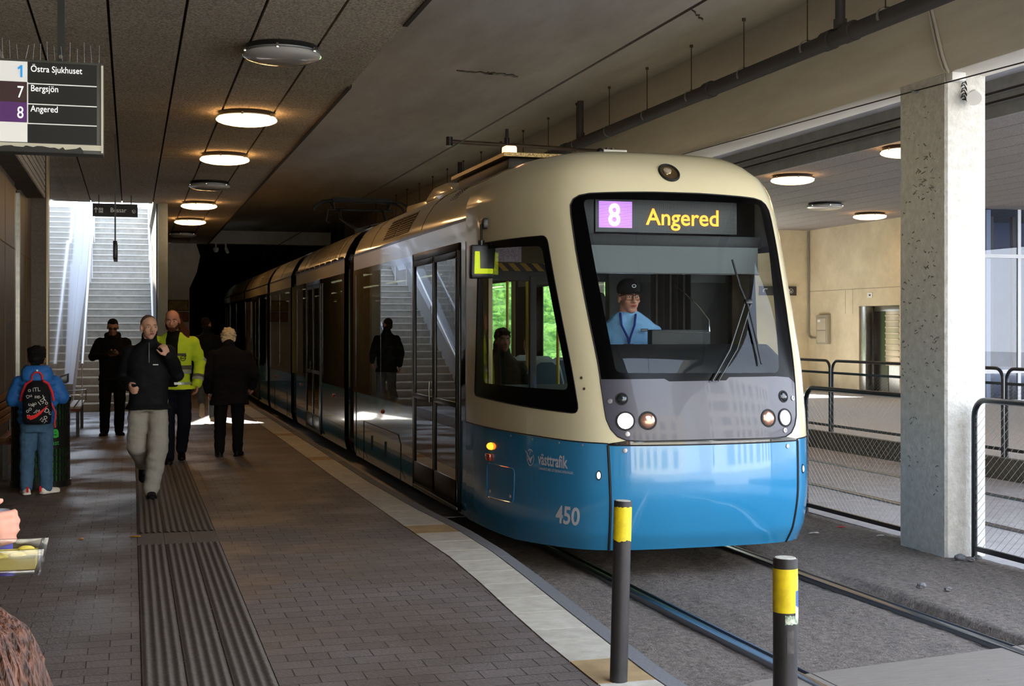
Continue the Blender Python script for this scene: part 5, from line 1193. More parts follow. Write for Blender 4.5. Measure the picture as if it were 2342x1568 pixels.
for sg in (-1, 1):
    q = [c + R @ V((sg * x * 1.1, -.106 + (.012 if x > .05 else 0), z * 1.1)) for x, z in ((.008, .026), (.062, .026), (.060, -.014), (.012, -.014), (.008, .026))]; mb.tube(q, .0032, 6)
    mb.tube([c + R @ V((sg * .068, -.095, .027)), c + R @ V((sg * .092, .02, .014))], .003, 6)
mb.tube([c + R @ V((-.009, -.107, .02)), c + R @ V((.009, -.107, .02))], .003, 6); mb.build('glasses', cl('dark_brown_frame', '#2b1d18', .4), b, False, smooth=True)
# --- passenger looking out through the cab partition
L9 = (3.55, 12.55, 0)
J9 = dict(head=(0, -.02, 1.50), yaw=.35, pitch=0, hs=.95, ls=.9, neck=(0, .01, 1.37), torso=[(0, .03, .62, .19, .15), (0, .03, .8, .19, .15), (0, .02, 1.05, .20, .14), (0, .02, 1.22, .19, .12), (0, .02, 1.31, .14, .1), (0, .01, 1.37, .08, .07)],
    arms=[((-.19, .03, 1.26), (-.25, -.03, 1.0), (-.10, -.22, .90), (.8, -.4, 0), (0, 0, -1), 1, .6), ((.19, .03, 1.26), (.25, -.03, 1.0), (.10, -.22, .90), (-.8, -.4, 0), (0, 0, -1), -1, .6)],
    legs=[((-.1, .0, .62), (-.12, -.42, .60), (-.12, -.40, .18), (0, -1, 0)), ((.1, .0, .62), (.12, -.42, .60), (.12, -.40, .18), (0, -1, 0))])
T9, b, R = figure('passenger with dark hair and a dark green coat sitting behind the driver cab', L9, facecam(*L9[:2]), J9, 'tan', .009)
face_parts(J9['head'], R, .95, b, brow='#14100e')
jacket(T9, J9, cl('dark_green_coat', '#23261c', .7), 'coat', collar=.03)
trousers(T9, J9, cl('black_trousers', '#0a0a0c'), r=(.1, .08, .062), waist=(0, .02, .6, .18, .15)); shoes(T9, J9, cl('black_shoe', '#0b0b0d'), s=.9)
hairblob(T9, J9, R, cl('black_hair', '#0c0a09'), [((0, .025, .055), (.088, .098, .088)), ((0, -.03, .085), (.07, .06, .04)), ((0, .06, -.05), (.09, .06, .09)), ((.0, .07, -.12), (.10, .05, .07))], wr=.008)
# --- bystander just left of the viewer holding a drink and a food tray, and a long-haired child
L7 = (-.965, 3.05, 0)
J7 = dict(head=(0, -.03, 1.60), yaw=0, pitch=.2, neck=(0, .01, 1.47), torso=[(0, 0, .9, .18, .13), (0, 0, 1.05, .175, .125), (0, 0, 1.22, .19, .13), (0, 0, 1.35, .19, .12), (0, 0, 1.42, .14, .1), (0, .01, 1.47, .08, .075)],
    arms=[((-.19, .02, 1.38), (-.22, -.10, 1.14), (-.135, -.46, 1.135), (.10, -1, -.02), (.3, .0, -.95), 1, .55), ((.19, .02, 1.38), (.19, -.16, 1.16), (.06, -.60, 1.168), (0, -1, .06), (1, -.1, 0), 1, .62)],
    legs=[((-.09, 0, .9), (-.10, 0, .48), (-.10, 0, .09), (0, -1, 0)), ((.09, 0, .9), (.10, 0, .48), (.10, .03, .09), (0, -1, 0))])
T7, b, R = figure('person at the left picture edge reaching in with a can and a food tray', L7, PI / 2 + .03, J7, 'pink', .006)
face_parts(J7['head'], R, 1, b)
jacket(T7, J7, cl('dark_grey_sweater', '#2a2b30'), 'sweater', sl_end=.72)
trousers(T7, J7, cl('black_trousers', '#0a0a0c')); shoes(T7, J7, cl('black_shoe', '#0b0b0d'))
hairblob(T7, J7, R, cl('brown_hair', '#2a1b13'), [((0, .028, .05), (.080, .092, .082)), ((0, .06, -.02), (.07, .045, .06))])
L10 = (-.205, 1.62, 0)
J10 = dict(head=(0, -.03, 1.08), yaw=.6, pitch=.1, hs=.92, ls=.75, hand=.75, neck=(0, 0, .96), torso=[(0, 0, .56, .13, .1), (0, 0, .68, .135, .1), (0, 0, .8, .145, .105), (0, 0, .88, .14, .095), (0, 0, .93, .1, .08), (0, 0, .96, .06, .055)],
    arms=[((-.135, 0, .89), (-.16, 0, .72), (-.15, -.05, .56), (0, -.1, -1), (1, 0, 0), -1, .4), ((.135, 0, .89), (.16, 0, .72), (.15, -.05, .56), (0, -.1, -1), (-1, 0, 0), 1, .4)],
    legs=[((-.06, 0, .56), (-.07, 0, .32), (-.07, 0, .08), (0, -1, 0)), ((.06, 0, .56), (.07, 0, .32), (.07, 0, .08), (0, -1, 0))])
_q = 1.085; J10 = dict(J10, head=tuple(a * _q for a in J10['head']), neck=tuple(a * _q for a in J10['neck']), torso=[tuple(a * _q for a in t) for t in J10['torso']], arms=[(tuple(a * _q for a in A[0]), tuple(a * _q for a in A[1]), tuple(a * _q for a in A[2])) + A[3:] for A in J10['arms']], legs=[(tuple(a * _q for a in A[0]), tuple(a * _q for a in A[1]), A[2], A[3]) for A in J10['legs']])
T10, b, R = figure('child with long brown hair at the bottom left picture corner', L10, 2.6, J10, 'pale', .008)
face_parts(J10['head'], R, .92, b)
jacket(T10, J10, cl('brown_child_coat', '#5a3a2c'), 'coat', sleeve=(.055, .05, .042)); trousers(T10, J10, cl('black_trousers', '#0a0a0c'), r=(.07, .06, .05)); shoes(T10, J10, cl('black_shoe', '#0b0b0d'), s=.8)
longh = bpy.data.materials.new('long_brown_hair'); longh.use_nodes = True
_n = longh.node_tree.nodes; _l = longh.node_tree.links; _p = _n['Principled BSDF']; _p.inputs['Roughness'].default_value = .55
_g = _n.new('ShaderNodeNewGeometry'); _m = _n.new('ShaderNodeMapping'); _m.inputs['Scale'].default_value = (90, 90, 9); _t = _n.new('ShaderNodeTexNoise'); _t.inputs['Scale'].default_value = 1.6; _t.inputs['Detail'].default_value = 4
_r = _n.new('ShaderNodeValToRGB'); _r.color_ramp.elements[0].position = .35; _r.color_ramp.elements[0].color = lin('#2f1a12'); _r.color_ramp.elements[1].position = .68; _r.color_ramp.elements[1].color = lin('#6d4430')
_l.new(_g.outputs['Position'], _m.inputs[0]); _l.new(_m.outputs[0], _t.inputs['Vector']); _l.new(_t.outputs['Fac'], _r.inputs[0]); _l.new(_r.outputs[0], _p.inputs['Base Color'])
_b = _n.new('ShaderNodeBump'); _b.inputs['Strength'].default_value = .8; _b.inputs['Distance'].default_value = .01; _l.new(_t.outputs['Fac'], _b.inputs['Height']); _l.new(_b.outputs[0], _p.inputs['Normal'])
hairblob(T10, J10, R, longh, [((0, .02, .05), (.084, .096, .084)), ((0, .05, -.04), (.08, .055, .09))], 'hair_base', .004, .008, 30)
mb = MB(); hr = random.Random(12); c = V(J10['head'])
for k in range(420):
    th = math.radians(hr.uniform(-70, 250)); j = hr.uniform(-.006, .006); rr_ = .092 + j; P = []
    for q_ in range(9):
        f = q_ / 8; a = f * 3.6
        if a < 1.4: rad, z = rr_ * math.sin(a), .03 + .095 * math.cos(a)
        else: rad, z = rr_ * (1 + .28 * (f - .39)) + .012 * math.sin(f * 9 + k), .046 - (f - .39) * (.40 + .08 * math.sin(k))
        P.append(tuple(c + R @ V((rad * math.cos(th + .12 * math.sin(k + f * 5)), .015 + rad * 1.05 * math.sin(th + .12 * math.sin(k + f * 5)), z + .012)) * .92))
    mb.tube(P, [.004] * 8 + [.0015], 5)
mb.build('long_hair', longh, T10, False, smooth=True)
# ------------------------------------------------------------------ ceiling lamps
M['lamp_on'] = emit('lamp_diffuser_lit', '#ffc580', 10.0)
M['lamp_off'] = mat('lamp_diffuser_unlit', '#d2d0ca', .2, coat=.8, var=(3, .3), col2='#b9b7b0')
def lamp(name_label, loc, lit):
    t = thing('ceiling_lamp', name_label, 'lamp', loc, 0, 'round ceiling lamps')
    mb = MB(); mb.lathe([(.0, 0), (.33, 0), (.34, -.05), (.345, -.055)], n=40); mb.build('base', M['darksteel'], t, False, smooth=True)
    mb = MB(); mb.lathe([(.335, -.045), (.347, -.05), (.347, -.06), (.33, -.065)], n=40); mb.build('rim', M['galv'], t, False, smooth=True)
    mb = MB(); mb.lathe([(.335, -.060), (.356, -.074), (.362, -.09), (.35, -.105), (.31, -.122), (.24, -.138), (.14, -.146), (.001, -.15)], n=40); mb.build('diffuser', M['lamp_on'] if lit else M['lamp_off'], t, False, smooth=True)
    for k in range(6):
        a = k * PI / 3 + .3; mb = MB(); x, y = .362 * math.cos(a), .362 * math.sin(a); mb.box(x - .012, x + .012, y - .012, y + .012, -.085, -.04); mb.build('clip', M['chrome'], t, False, bev=.003)
    return t
LL = [(12.2, 0, 'nearest of the row above the platform, switched off'), (16.05, 1, 'second from the viewer above the platform, lit'), (19.92, 1, 'third from the viewer above the platform, lit'), (23.75, 0, 'fourth from the viewer above the platform, switched off'),
      (27.6, 1, 'fifth from the viewer above the platform, lit'), (31.8, 1, 'sixth from the viewer above the platform, lit'), (36.2, 0, 'farthest of the row above the platform, switched off')]
for y, lit, w in LL: lamp('round ceiling lamp, ' + w, (1.335, y, Z1), lit)
for x, y, lit, w in ((10.75, 20.0, 1, 'lit, just right of the tram roof'), (13.75, 24.2, 0, 'switched off, between the two lit ones'), (15.9, 26.0, 1, 'lit, nearest the lift wall'), (10.62, 16.4, 1, 'lit, half hidden by the concrete column')): lamp('round lamp on the right-hand ceiling, ' + w, (x, y, Z1), lit)
# ------------------------------------------------------------------ route sign over the platform
SG = thing('route_sign', 'hanging platform sign listing Östra Sjukhuset, Bergsjön and Angered', 'sign', (-.6, 9.0, 2.76))
sx = lambda u: -.808 + u * .00268
sz = lambda v: 1.62 + (752 - v) * .00286
mb = MB(); mb.box(-1.10, -.173, 9.0, 9.16, sz(353), sz(144)); mb.build('case', mat('grey_green_case', '#4b4a43', .5), SG, bev=.004)
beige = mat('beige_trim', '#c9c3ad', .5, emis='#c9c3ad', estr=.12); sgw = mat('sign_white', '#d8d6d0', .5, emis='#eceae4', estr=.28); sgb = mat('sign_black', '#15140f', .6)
mb = MB(); mb.box(-1.09, sx(235), 8.992, 9.0, sz(345), sz(333)); mb.box(sx(231), sx(236), 8.99, 9.0, sz(350), sz(150)); mb.build('case_trim', beige, SG)
mb = MB(); mb.box(sx(62), sx(221), 8.990, 9.0, sz(331), sz(150)); mb.build('destination_board', sgb, SG)
mb = MB(); mb.box(-1.09, sx(62), 8.990, 9.0, sz(331), sz(150)); NBd = mb.build('line_board', sgw, SG)
for a, b, c, nm in ((196, 242, '#3a2020', 'brown_field'), (242, 287, '#5a2a6e', 'purple_field')):
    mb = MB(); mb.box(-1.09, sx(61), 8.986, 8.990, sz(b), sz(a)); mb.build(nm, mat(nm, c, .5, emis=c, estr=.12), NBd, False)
mb = MB()
for v in (199, 245, 289): mb.box(sx(62), sx(221), 8.986, 8.990, sz(v + 1), sz(v - 1.2))
mb.box(sx(61.5), sx(63.5), 8.986, 8.990, sz(290), sz(196)); mb.build('white_rule', sgw, SG)
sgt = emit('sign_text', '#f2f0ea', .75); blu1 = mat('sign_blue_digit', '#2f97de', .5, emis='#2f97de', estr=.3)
for t_, v in (('Östra Sjukhuset', 172), ('Bergsjön', 216), ('Angered', 262)): text(t_, .058, sgt, 'destination', SG, (sx(69), 8.984, sz(v)), ROT_S, .84, ext=.0005)
mb = MB(); mb.prism([(sx(46), sz(186)), (sx(46), sz(166)), (sx(41), sz(169)), (sx(40), sz(165)), (sx(47), sz(159)), (sx(51), sz(159)), (sx(51), sz(186))], 8.981, 8.985, 'y'); mb.build('line_number', blu1, SG)
for t_, v, mm in (('7', 232, sgt), ('8', 278, sgt)): text(t_, .108, mm, 'line_number', SG, (sx(54), 8.982, sz(v)), ROT_S, .78, 'RIGHT', ext=.0005)
mb = MB(); r = random.Random(4); x = -1.09; P = []
while x < sx(185): P.append((x, sz(346) + r.uniform(.0, .022))); x += r.uniform(.012, .05)
mb.prism([(-1.09, sz(352))] + P + [(sx(190), sz(347)), (sx(190), sz(352))], 8.985, 8.992, 'y'); mb.build('torn_film', M['black'], SG)
for x in (sx(137),): mb = MB(); mb.box(x - .022, x + .022, 9.05, 9.1, sz(140), Z1); mb.build('hanger', M['darksteel'], SG); mb = MB(); mb.cyl((x, 9.03, sz(132)), (x, 9.05, sz(132)), .013); mb.build('hanger_bolt', M['chrome'], SG)
mb = MB(); mb.box(-1.0, -.96, 9.05, 9.1, sz(140), Z1); mb.build('hanger', M['darksteel'], SG)
mb = MB(); r = random.Random(8)
for k in range(14): x = sx(5 + k * 17); mb.cyl((x, 9.03, sz(145)), (x + r.uniform(-.01, .02), 9.03, sz(145) + r.uniform(.09, .14)), .0012, n=5)
mb.build('bird_spikes', M['galv'], SG)
BS = thing('stair_sign', 'black hanging sign reading Bussar in front of the stairs', 'sign', (-.29, 26.6, 3.78))
mb = MB(); mb.box(-.715, .122, 26.6, 26.66, 3.80, 4.05); mb.build('panel', mat('sign_dark_panel', '#2b2a26', .5), BS)
wt = mat('sign_pale_print', '#cfccc2', .5, emis='#cfccc2', estr=.15)
text('Bussar', .125, wt, 'lettering', BS, (-.39, 26.595, 3.885), ROT_S, .9, ext=.001)
mb = MB(); mb.tube([(-.655, 26.59, 3.87), (-.655, 26.59, 3.965)], .006, 6); mb.tube([(-.69, 26.59, 3.93), (-.655, 26.59, 3.965), (-.62, 26.59, 3.93)], .006, 6); mb.build('arrow', wt, BS)
mb = MB(); 
for a, b, c, d in ((-.60, -.525, 3.87, 3.878), (-.60, -.525, 3.952, 3.96), (-.60, -.592, 3.87, 3.96), (-.533, -.525, 3.87, 3.96), (-.585, -.54, 3.888, 3.905), (-.585, -.54, 3.925, 3.938)): mb.box(a, b, 26.588, 26.596, c, d)
mb.build('bus_symbol', wt, BS)
def ringlogo(cx, y, cz, R, parent, m, name):
    mb = MB()
    for i in range(28):
        t0, t1 = 2 * PI * i / 28, 2 * PI * (i + 1) / 28; q = lambda r, t: (cx + r * math.cos(t), y, cz + r * math.sin(t)); mb.add([q(R * .88, t0), q(R * .88, t1), q(R, t1), q(R, t0)], [(0, 1, 2, 3)])
    P = [(-1.25, .8), (-.8, .65), (-.1, -.3), (.1, -.05), (.75, .45), (.25, -.15), (.0, -.75), (-.35, -.3)]; mb.add([(cx + a * R, y, cz + b * R) for a, b in P], [tuple(range(8))]); mb.build(name, m, parent)
ringlogo(.05, 26.592, 3.905, .034, BS, wt, 'operator_emblem')
for x in (-.6, 0): mb = MB(); mb.box(x - .01, x + .01, 26.62, 26.64, 4.05, Z1); mb.build('hanger', M['darksteel'], BS)
RD = thing('hanging_display', 'thin black pole hanging from the ceiling with a narrow panel seen edge-on', 'display', (-.2, 18.3, 2.5))
mb = MB(); mb.box(-.215, -.195, 18.3, 18.33, 2.68, Z1); mb.build('pole', M['black'], RD)
mb = MB(); mb.box(-.225, -.175, 17.7, 18.6, 2.53, 2.76); mb.build('panel', M['black'], RD, bev=.005)
# ------------------------------------------------------------------ drain pipe, rods, wires
PI_ = thing('drain_pipe', 'long dark drain pipe hanging along the concrete beam above the tram', 'pipe', (6.12, 20, 4.1))
PX, PZp = 6.12, 4.26
mb = MB(); mb.tube([(PX, 2, PZp - .03), (PX, 20, PZp), (PX, 44, PZp)], .075, 20); mb.build('pipe_run', mat('dark_grey_pipe', '#4b4648', .6, var=(4, .3), col2='#3a3637', stretch=(1, .3, 1)), PI_, smooth=True)
for y, w in ((10.25, .16), (10.62, .14), (13.2, .14), (18.2, .14), (24.0, .14)): mb = MB(); mb.cyl((PX, y, PZp - .008), (PX, y + w, PZp - .008), .09, n=24); mb.build('coupling', bpy.data.materials['dark_grey_pipe'], PI_, smooth=True)
for y in (10.5, 17.6, 24.7): mb = MB(); mb.cyl((PX, y, PZp), (PX, y, Z2), .045, n=16); mb.cyl((PX, y, PZp + .05), (PX, y, PZp + .14), .06, n=16); mb.build('riser', bpy.data.materials['dark_grey_pipe'], PI_, smooth=True)
for k in range(26):
    y = 8.43 + 1.333 * k
    mb = MB(); mb.cyl((PX, y, PZp + .07), (PX, y, Z2), .006, n=8); mb.cyl((PX, y, Z2 - .03), (PX, y, Z2), .02, n=8); h = mb.build('hanger_rod', M['rust'], PI_, smooth=True)
    mb = MB(); mb.cyl((PX, y - .02, PZp), (PX, y + .02, PZp), .081, n=24, caps=False); mb.build('clamp', M['galv'], h, False, smooth=True)
mb = MB(); mb.tube([(4.2, -2, 4.14), (4.2, 9, 4.125), (4.2, 17.3, 4.10), (4.2, 24.6, 4.10), (4.2, 44, 4.12)], .011, 8); tag(mb.build('contact_wire', M['black'], smooth=True), 'overhead contact wire running above the tram and touching the pantograph', 'wire')
AR = thing('wire_bracket', 'dark horizontal bracket tube carrying the contact wire beside the drain pipe', 'bracket', (5.0, 17.3, 4.1))
mb = MB(); mb.tube([(4.1, 17.3, 4.16), (5.95, 17.3, 4.12)], .028, 12); mb.build('tube', M['rust'], AR, smooth=True)
mb = MB(); mb.cyl((4.14, 17.3, 4.10), (4.14, 17.3, 4.22), .045); mb.build('wire_clamp', M['darksteel'], AR, smooth=True)
mb = MB(); mb.cyl((4.95, 17.3, 4.14), (4.95, 17.3, 4.36), .02); mb.cyl((4.95, 17.3, 4.02), (4.95, 17.3, 4.24), .035); mb.build('drop_rod', M['darksteel'], AR, smooth=True)
mb = MB(); mb.cyl((5.93, 17.3, 4.12), (6.43, 17.3, 4.12), .016); mb.build('insulator', M['rust'], AR)
mb = MB(); mb.tube([(6.38, 4.5, 3.5), (6.385, 8.36, 3.607), (6.39, 9.74, 3.64), (6.39, 15.5, 3.74), (6.39, 40, 4.0)], .006, 6); mb.build
GW = mb.build('guy_wire', M['black'], smooth=True); tag(GW, 'thin dark wire stretched along the underside of the concrete beam past the column', 'wire')
mb = MB(); mb.tube([(6.43, 9.74, 3.64), (6.37, 9.76, 3.645), (6.35, 9.72, 3.63), (6.37, 9.69, 3.62), (6.40, 9.72, 3.63)], .008, 8); mb.build('wire_eye', M['galv'], GW, False, smooth=True)
M['pale_tube'] = mat('pale_tube', '#cfc8ba', .6)
CD = thing('beam_conduit', 'pair of pale cable tubes running down the beam to the column head', 'conduit', (6.4, 9.4, 4.0))
for dy in (0, .045): mb = MB(); mb.tube([(6.415, 9.66 + dy, 4.84), (6.415, 9.56 + dy, 4.35), (6.415, 9.38 + dy, 3.86), (6.415, 9.33 + dy, 3.76), (6.44, 9.32, 3.715)], .013, 8); mb.build('tube', M['pale_tube'], CD, smooth=True)
mb = MB(); mb.box(6.43, 6.56, 9.27, 9.36, 3.65, 3.72); mb.build('junction_box', M['white'], CD, bev=.006)
SP = thing('spotlight', 'small white spotlight with a coiled black cable on the bright face of the column', 'lamp', (6.62, 9.33, 3.55))
mb = MB(); mb.cyl((6.66, 9.30, 3.54), (6.60, 9.22, 3.50), .05, .06, n=20); mb.build('housing', M['white'], SP, smooth=True)
mb = MB(); mb.cyl((6.66, 9.36, 3.55), (6.66, 9.29, 3.55), .012); mb.build('mount', M['galv'], SP)
mb = MB(); pts = [(6.55, 9.345, 3.68)] + [(6.585 + .028 * math.sin(t * .9), 9.335, 3.66 - t * .0065 + .018 * math.cos(t * 1.8)) for t in range(26)] + [(6.60, 9.3, 3.5)]; mb.tube(pts, .005, 6); mb.build('cable', M['black'], SP, smooth=True)
# ------------------------------------------------------------------ bollards
bb = mat('black_post_paint', '#1d1a1b', .42, var=(6, .2), col2='#2c2829', coat=.1); by = mat('yellow_post_paint', '#e0c40e', .5, var=(25, .1), col2='#c9ae12')
def bollard(label, x, y, h, lean=0.0, stickers=False):
    t = thing('bollard', label, 'bollard', (x, y, 0), 0, 'bollards at the platform edge'); t.rotation_euler = (0, lean, 0)
    mb = MB(); mb.cyl((0, 0, -.05), (0, 0, h), .041, n=32); mb.lathe([(.041, h - .006), (.039, h + .002), (.034, h)], n=32); mb.build('post', bb, t, False, smooth=True)
    mb = MB(); n = 32; r = random.Random(2); vs = []
    for i in range(n): a = 2 * PI * i / n; vs.append((.0418 * math.cos(a), .0418 * math.sin(a), h - .178 + (r.uniform(-.006, .006) if not stickers else 0)))
    for i in range(n): a = 2 * PI * i / n; vs.append((.0418 * math.cos(a), .0418 * math.sin(a), h - .026 + (r.uniform(-.004, .004) if not stickers else -.006)))
    mb.add(vs, [(i, (i + 1) % n, n + (i + 1) % n, n + i) for i in range(n)]); mb.build('yellow_band', by, t, False, smooth=True)
    mb = MB(); mb.lathe([(.0, h + .003), (.034, h + .003), (.036, h)], n=32); mb.build('cap', mat('bare_cap', '#cfcabb', .5, var=(120, .2), col2='#8c8778') if 'bare_cap' not in bpy.data.materials else bpy.data.materials['bare_cap'], t, False, smooth=True)
    return t
def wrap(parent, a0, a1, z0, z1, name, m, R=.0423, jag=0.0, seed=1):
    mb = MB(); n = 14; r = random.Random(seed); vs = []
    for i in range(n + 1):
        a = math.radians(a0 + (a1 - a0) * i / n); vs += [(R * math.cos(a), R * math.sin(a), z0 + r.uniform(-jag, jag)), (R * math.cos(a), R * math.sin(a), z1 + r.uniform(-jag, jag))]
    mb.add(vs, [(2 * i, 2 * i + 2, 2 * i + 3, 2 * i + 1) for i in range(n)]); return mb.build(name, m, parent, False, smooth=True)
b1 = bollard('black and yellow bollard without stickers on the edge tiles, in front of the tram corner', 2.150, 5.65, .83, .026)
b2 = bollard('black and yellow bollard with peeling stickers, nearest the viewer at the bottom edge', 2.107, 3.97, .852, 0, True)
H = .852
wrap(b2, -118, -8, H - .215, H - .185, 'sticker', mat('white_green_sticker', '#c9cab4', .6, var=(60, .1), col2='#5f7a5c'), jag=.003)
wrap(b2, -62, -8, H - .165, H - .105, 'sticker', mat('blue_sticker', '#2f57a8', .5), R=.0424, seed=3)
wrap(b2, -66, -8, H - .198, H - .160, 'sticker', mat('torn_white_sticker', '#d9d6cc', .6), R=.0427, jag=.006, seed=5)
wrap(b2, -40, -8, H - .115, H - .06, 'sticker', bpy.data.materials['torn_white_sticker'], R=.0422, jag=.005, seed=6)
wrap(b2, -110, -75, H - .31, H - .235, 'sticker', mat('grey_scraped_patch', '#4d4844', .7, var=(40, .2), col2='#2d2a29'), jag=.004, seed=9)
# ------------------------------------------------------------------ litter bin, benches
BN = thing('litter_bin', 'round black mesh litter bin with a green liner and logo behind the child', 'bin', (-.90, 14.42, 0))
def grid_cyl(R, z0, z1, nv, zs, r=.006):
    mb = MB()
    for i in range(nv): a = 2 * PI * i / nv; mb.box(-r, r, -.004, .004, z0, z1); k = len(mb.v) - 8; mb.v[k:] = [(R * math.cos(a) + (-math.sin(a)) * x + math.cos(a) * y, R * math.sin(a) + math.cos(a) * x + math.sin(a) * y, z) for x, y, z in mb.v[k:]]
    for z in zs: mb.lathe([(R - .004, z - .006), (R + .004, z - .006), (R + .004, z + .006), (R - .004, z + .006), (R - .004, z - .006)], n=48)
    return mb
g = grid_cyl(.285, .06, .40, 44, [.06 + .068 * k for k in range(6)], .009); g.build('lower_mesh', M['darksteel'], BN, False)
g = grid_cyl(.285, .62, .86, 44, [.62 + .06 * k for k in range(5)], .009); g.build('upper_mesh', M['darksteel'], BN, False)
mb = MB(); mb.lathe([(.287, .40), (.287, .62)], n=48); mb.build('logo_band', M['darksteel'], BN, False, smooth=True)
mb = MB(); mb.lathe([(.30, .0), (.30, .06), (.0, .06)], n=48); mb.build('foot_ring', M['darksteel'], BN, False, smooth=True)
mb = MB(); mb.lathe([(.288, .86), (.30, .87), (.30, .92), (.24, .93)], n=48); mb.build('top_ring', M['darksteel'], BN, False, smooth=True)
mb = MB(); mb.lathe([(.262, .05), (.262, .88)], n=48); mb.build('liner', mat('bin_green', '#2f7d33', .6), BN, False, smooth=True)
mb = MB(); mb.prism([(-.24, .92), (.16, .92), (.19, .98), (.15, 1.01), (.16, 1.06), (.27, 1.06), (.27, 1.16), (-.02, 1.05), (-.24, 1.02)], -.2, .16, 'y'); mb.build('hood', M['darksteel'], BN, False, bev=.01)
gm = mat('bin_logo_green', '#3fbf46', .5)
def oncyl(cx_ang, z0, R=.2895): return lambda p: Vector((R * math.sin(cx_ang + p.x / R), -R * math.cos(cx_ang + p.x / R), z0 + p.y))
text('e', .17, gm, 'emblem', BN, ext=0, bold=.006, world=False, fn=oncyl(.42, .515)); text('Trandast', .07, gm, 'lettering', BN, ext=0, world=False, fn=oncyl(-.15, .435))
def bench(label, loc, L, back):
    t = thing('bench', label, 'bench', loc, 0, 'platform benches'); wood = bpy.data.materials.get('bench_wood') or mat('bench_wood', '#8b6238', .6, var=(8, .2), col2='#6b4827', stretch=(6, .5, 6)); pale = bpy.data.materials.get('pale_slat') or mat('pale_slat', '#b9b4aa', .55)
    for k in range(4): mb = MB(); mb.box(.02 + k * .1, .10 + k * .1, 0, L, .42, .455); mb.build('slat', wood if back else pale, t, False, bev=.005)
    if back:
        for k in range(4): mb = MB(); mb.box(-.0, .03, 0, L, .58 + k * .085, .645 + k * .085); mb.build('back_slat', wood, t, False, bev=.005)
        for y in (.2, L - .2): mb = MB(); mb.box(-.015, .0, y - .03, y + .03, .40, .93); mb.build('back_post', M['darksteel'], t, False)
    for y in (.08, L - .12):
        for x in (.05, .33): mb = MB(); mb.box(x, x + .05, y, y + .05, 0, .42); mb.build('leg', M['darksteel'], t, False)
    mb = MB(); mb.box(.03, .40, -.002, .03, .385, .42); mb.build('end_rail', mat('red_brown_rail', '#6e3524', .6) if 'red_brown_rail' not in bpy.data.materials else bpy.data.materials['red_brown_rail'], t, False)
    if not back: mb = MB(); mb.tube([(.02, .04, .455), (.02, .04, .60), (.05, .04, .63), (.38, .04, .63), (.42, .04, .60), (.42, .04, .455)], .008, 8); mb.tube([(.02, L - .1, .455), (.02, L - .1, .60), (.42, L - .1, .63), (.42, L - .1, .455)], .008, 8); mb.build('armrest', M['chrome'], t, False, smooth=True)
    return t
bench('pale slatted backless bench with wire armrests between the litter bin and the stairs', (-1.13, 20.75, 0), 1.9, False)
bench('brown wooden bench with a slatted back against the left wall behind the child', (-1.375, 14.95, 0), 1.7, True)
# ------------------------------------------------------------------ carried things
BP = thing('backpack', 'black backpack with white letter print, red straps and a red swoosh on the child', 'backpack', L6, rz6 if 'rz6' in globals() else facecam(*L6[:2]) + PI)
mb = MB(); loft(mb, [(0, .19, .70, .115, .045), (0, .195, .73, .132, .062), (0, .20, .85, .135, .072), (0, .195, .98, .125, .065), (0, .185, 1.07, .095, .05), (0, .175, 1.12, .055, .032)]); bag = remesh(mb, .009, 'bag', cl('backpack_black', '#101012', .8), BP, 3, .003)
redm = cl('red_webbing', '#d8353a', .7); letm = cl('white_print', '#d9d6cf', .7); sw = cl('red_swoosh', '#e0302c', .6)
mb = MB(); mb.tube([(-.05, .16, 1.10), (-.045, .17, 1.17), (-.02, .175, 1.20), (.02, .175, 1.20), (.045, .17, 1.17), (.05, .16, 1.10)], .009, 8); mb.build('handle', redm, BP, False, smooth=True)
for sg in (-1, 1): mb = MB(); mb.tube([(sg * .05, .19, 1.12), (sg * .10, .16, 1.09), (sg * .138, .12, 1.0), (sg * .15, .10, .92)], .013, 8); mb.build('strap', redm, BP, False, smooth=True)
mb = MB(); mb.tube([(-.13, .12, .90), (-.17, .13, .80), (-.16, .14, .70), (-.165, .14, .66)], .008, 8); mb.build('strap_tail', redm, BP, False, smooth=True)
from mathutils.bvhtree import BVHTree
BV = BVHTree.FromPolygons([v.co for v in bag.data.vertices], [tuple(p.vertices) for p in bag.data.polygons])
FB0 = lambda p, th=0, cx=0, cz=0: Vector((-(cx + p.x * math.cos(th) - p.y * math.sin(th)), .262 - .6 * (cx + p.x * math.cos(th) - p.y * math.sin(th)) ** 2 - max(0, (cz + p.x * math.sin(th) + p.y * math.cos(th)) - .93) * .28, cz + p.x * math.sin(th) + p.y * math.cos(th)))
def FB(p, th=0, cx=0, cz=0):
    q = FB0(p, th, cx, cz); hit = BV.ray_cast(Vector((q.x, 1, q.z)), Vector((0, -1, 0)))
    if hit[0] is not None: q.y = hit[0].y + .002
    return q
r = random.Random(21); words = ['Do', 'st', '1ST', 'D', 'oo', 'Ji', 'it', 'Do', 'ust', 'do', '1ST', 'o', 'Du', 'st', 'it', 'J', 'o', 'iTL']
for i, wd in enumerate(words):
    cx = -.085 + (i % 4) * .05 + r.uniform(-.01, .01); cz = .755 + (i // 4) * .065 + r.uniform(-.01, .01); th = r.uniform(-.7, .7)
    text(wd, r.uniform(.040, .062), letm, 'print', BP, ext=0, world=False, fn=lambda p, th=th, cx=cx, cz=cz: FB(p, th, cx, cz))
SWP = [(-.085, .800), (-.095, .775), (-.080, .750), (-.05, .745), (-.01, .77), (.10, .885), (.02, .81), (-.03, .79), (-.06, .785)]
mb = MB(); mid = [(-.085, .775), (-.06, .765), (-.02, .79), (.03, .825), (.1, .885)]
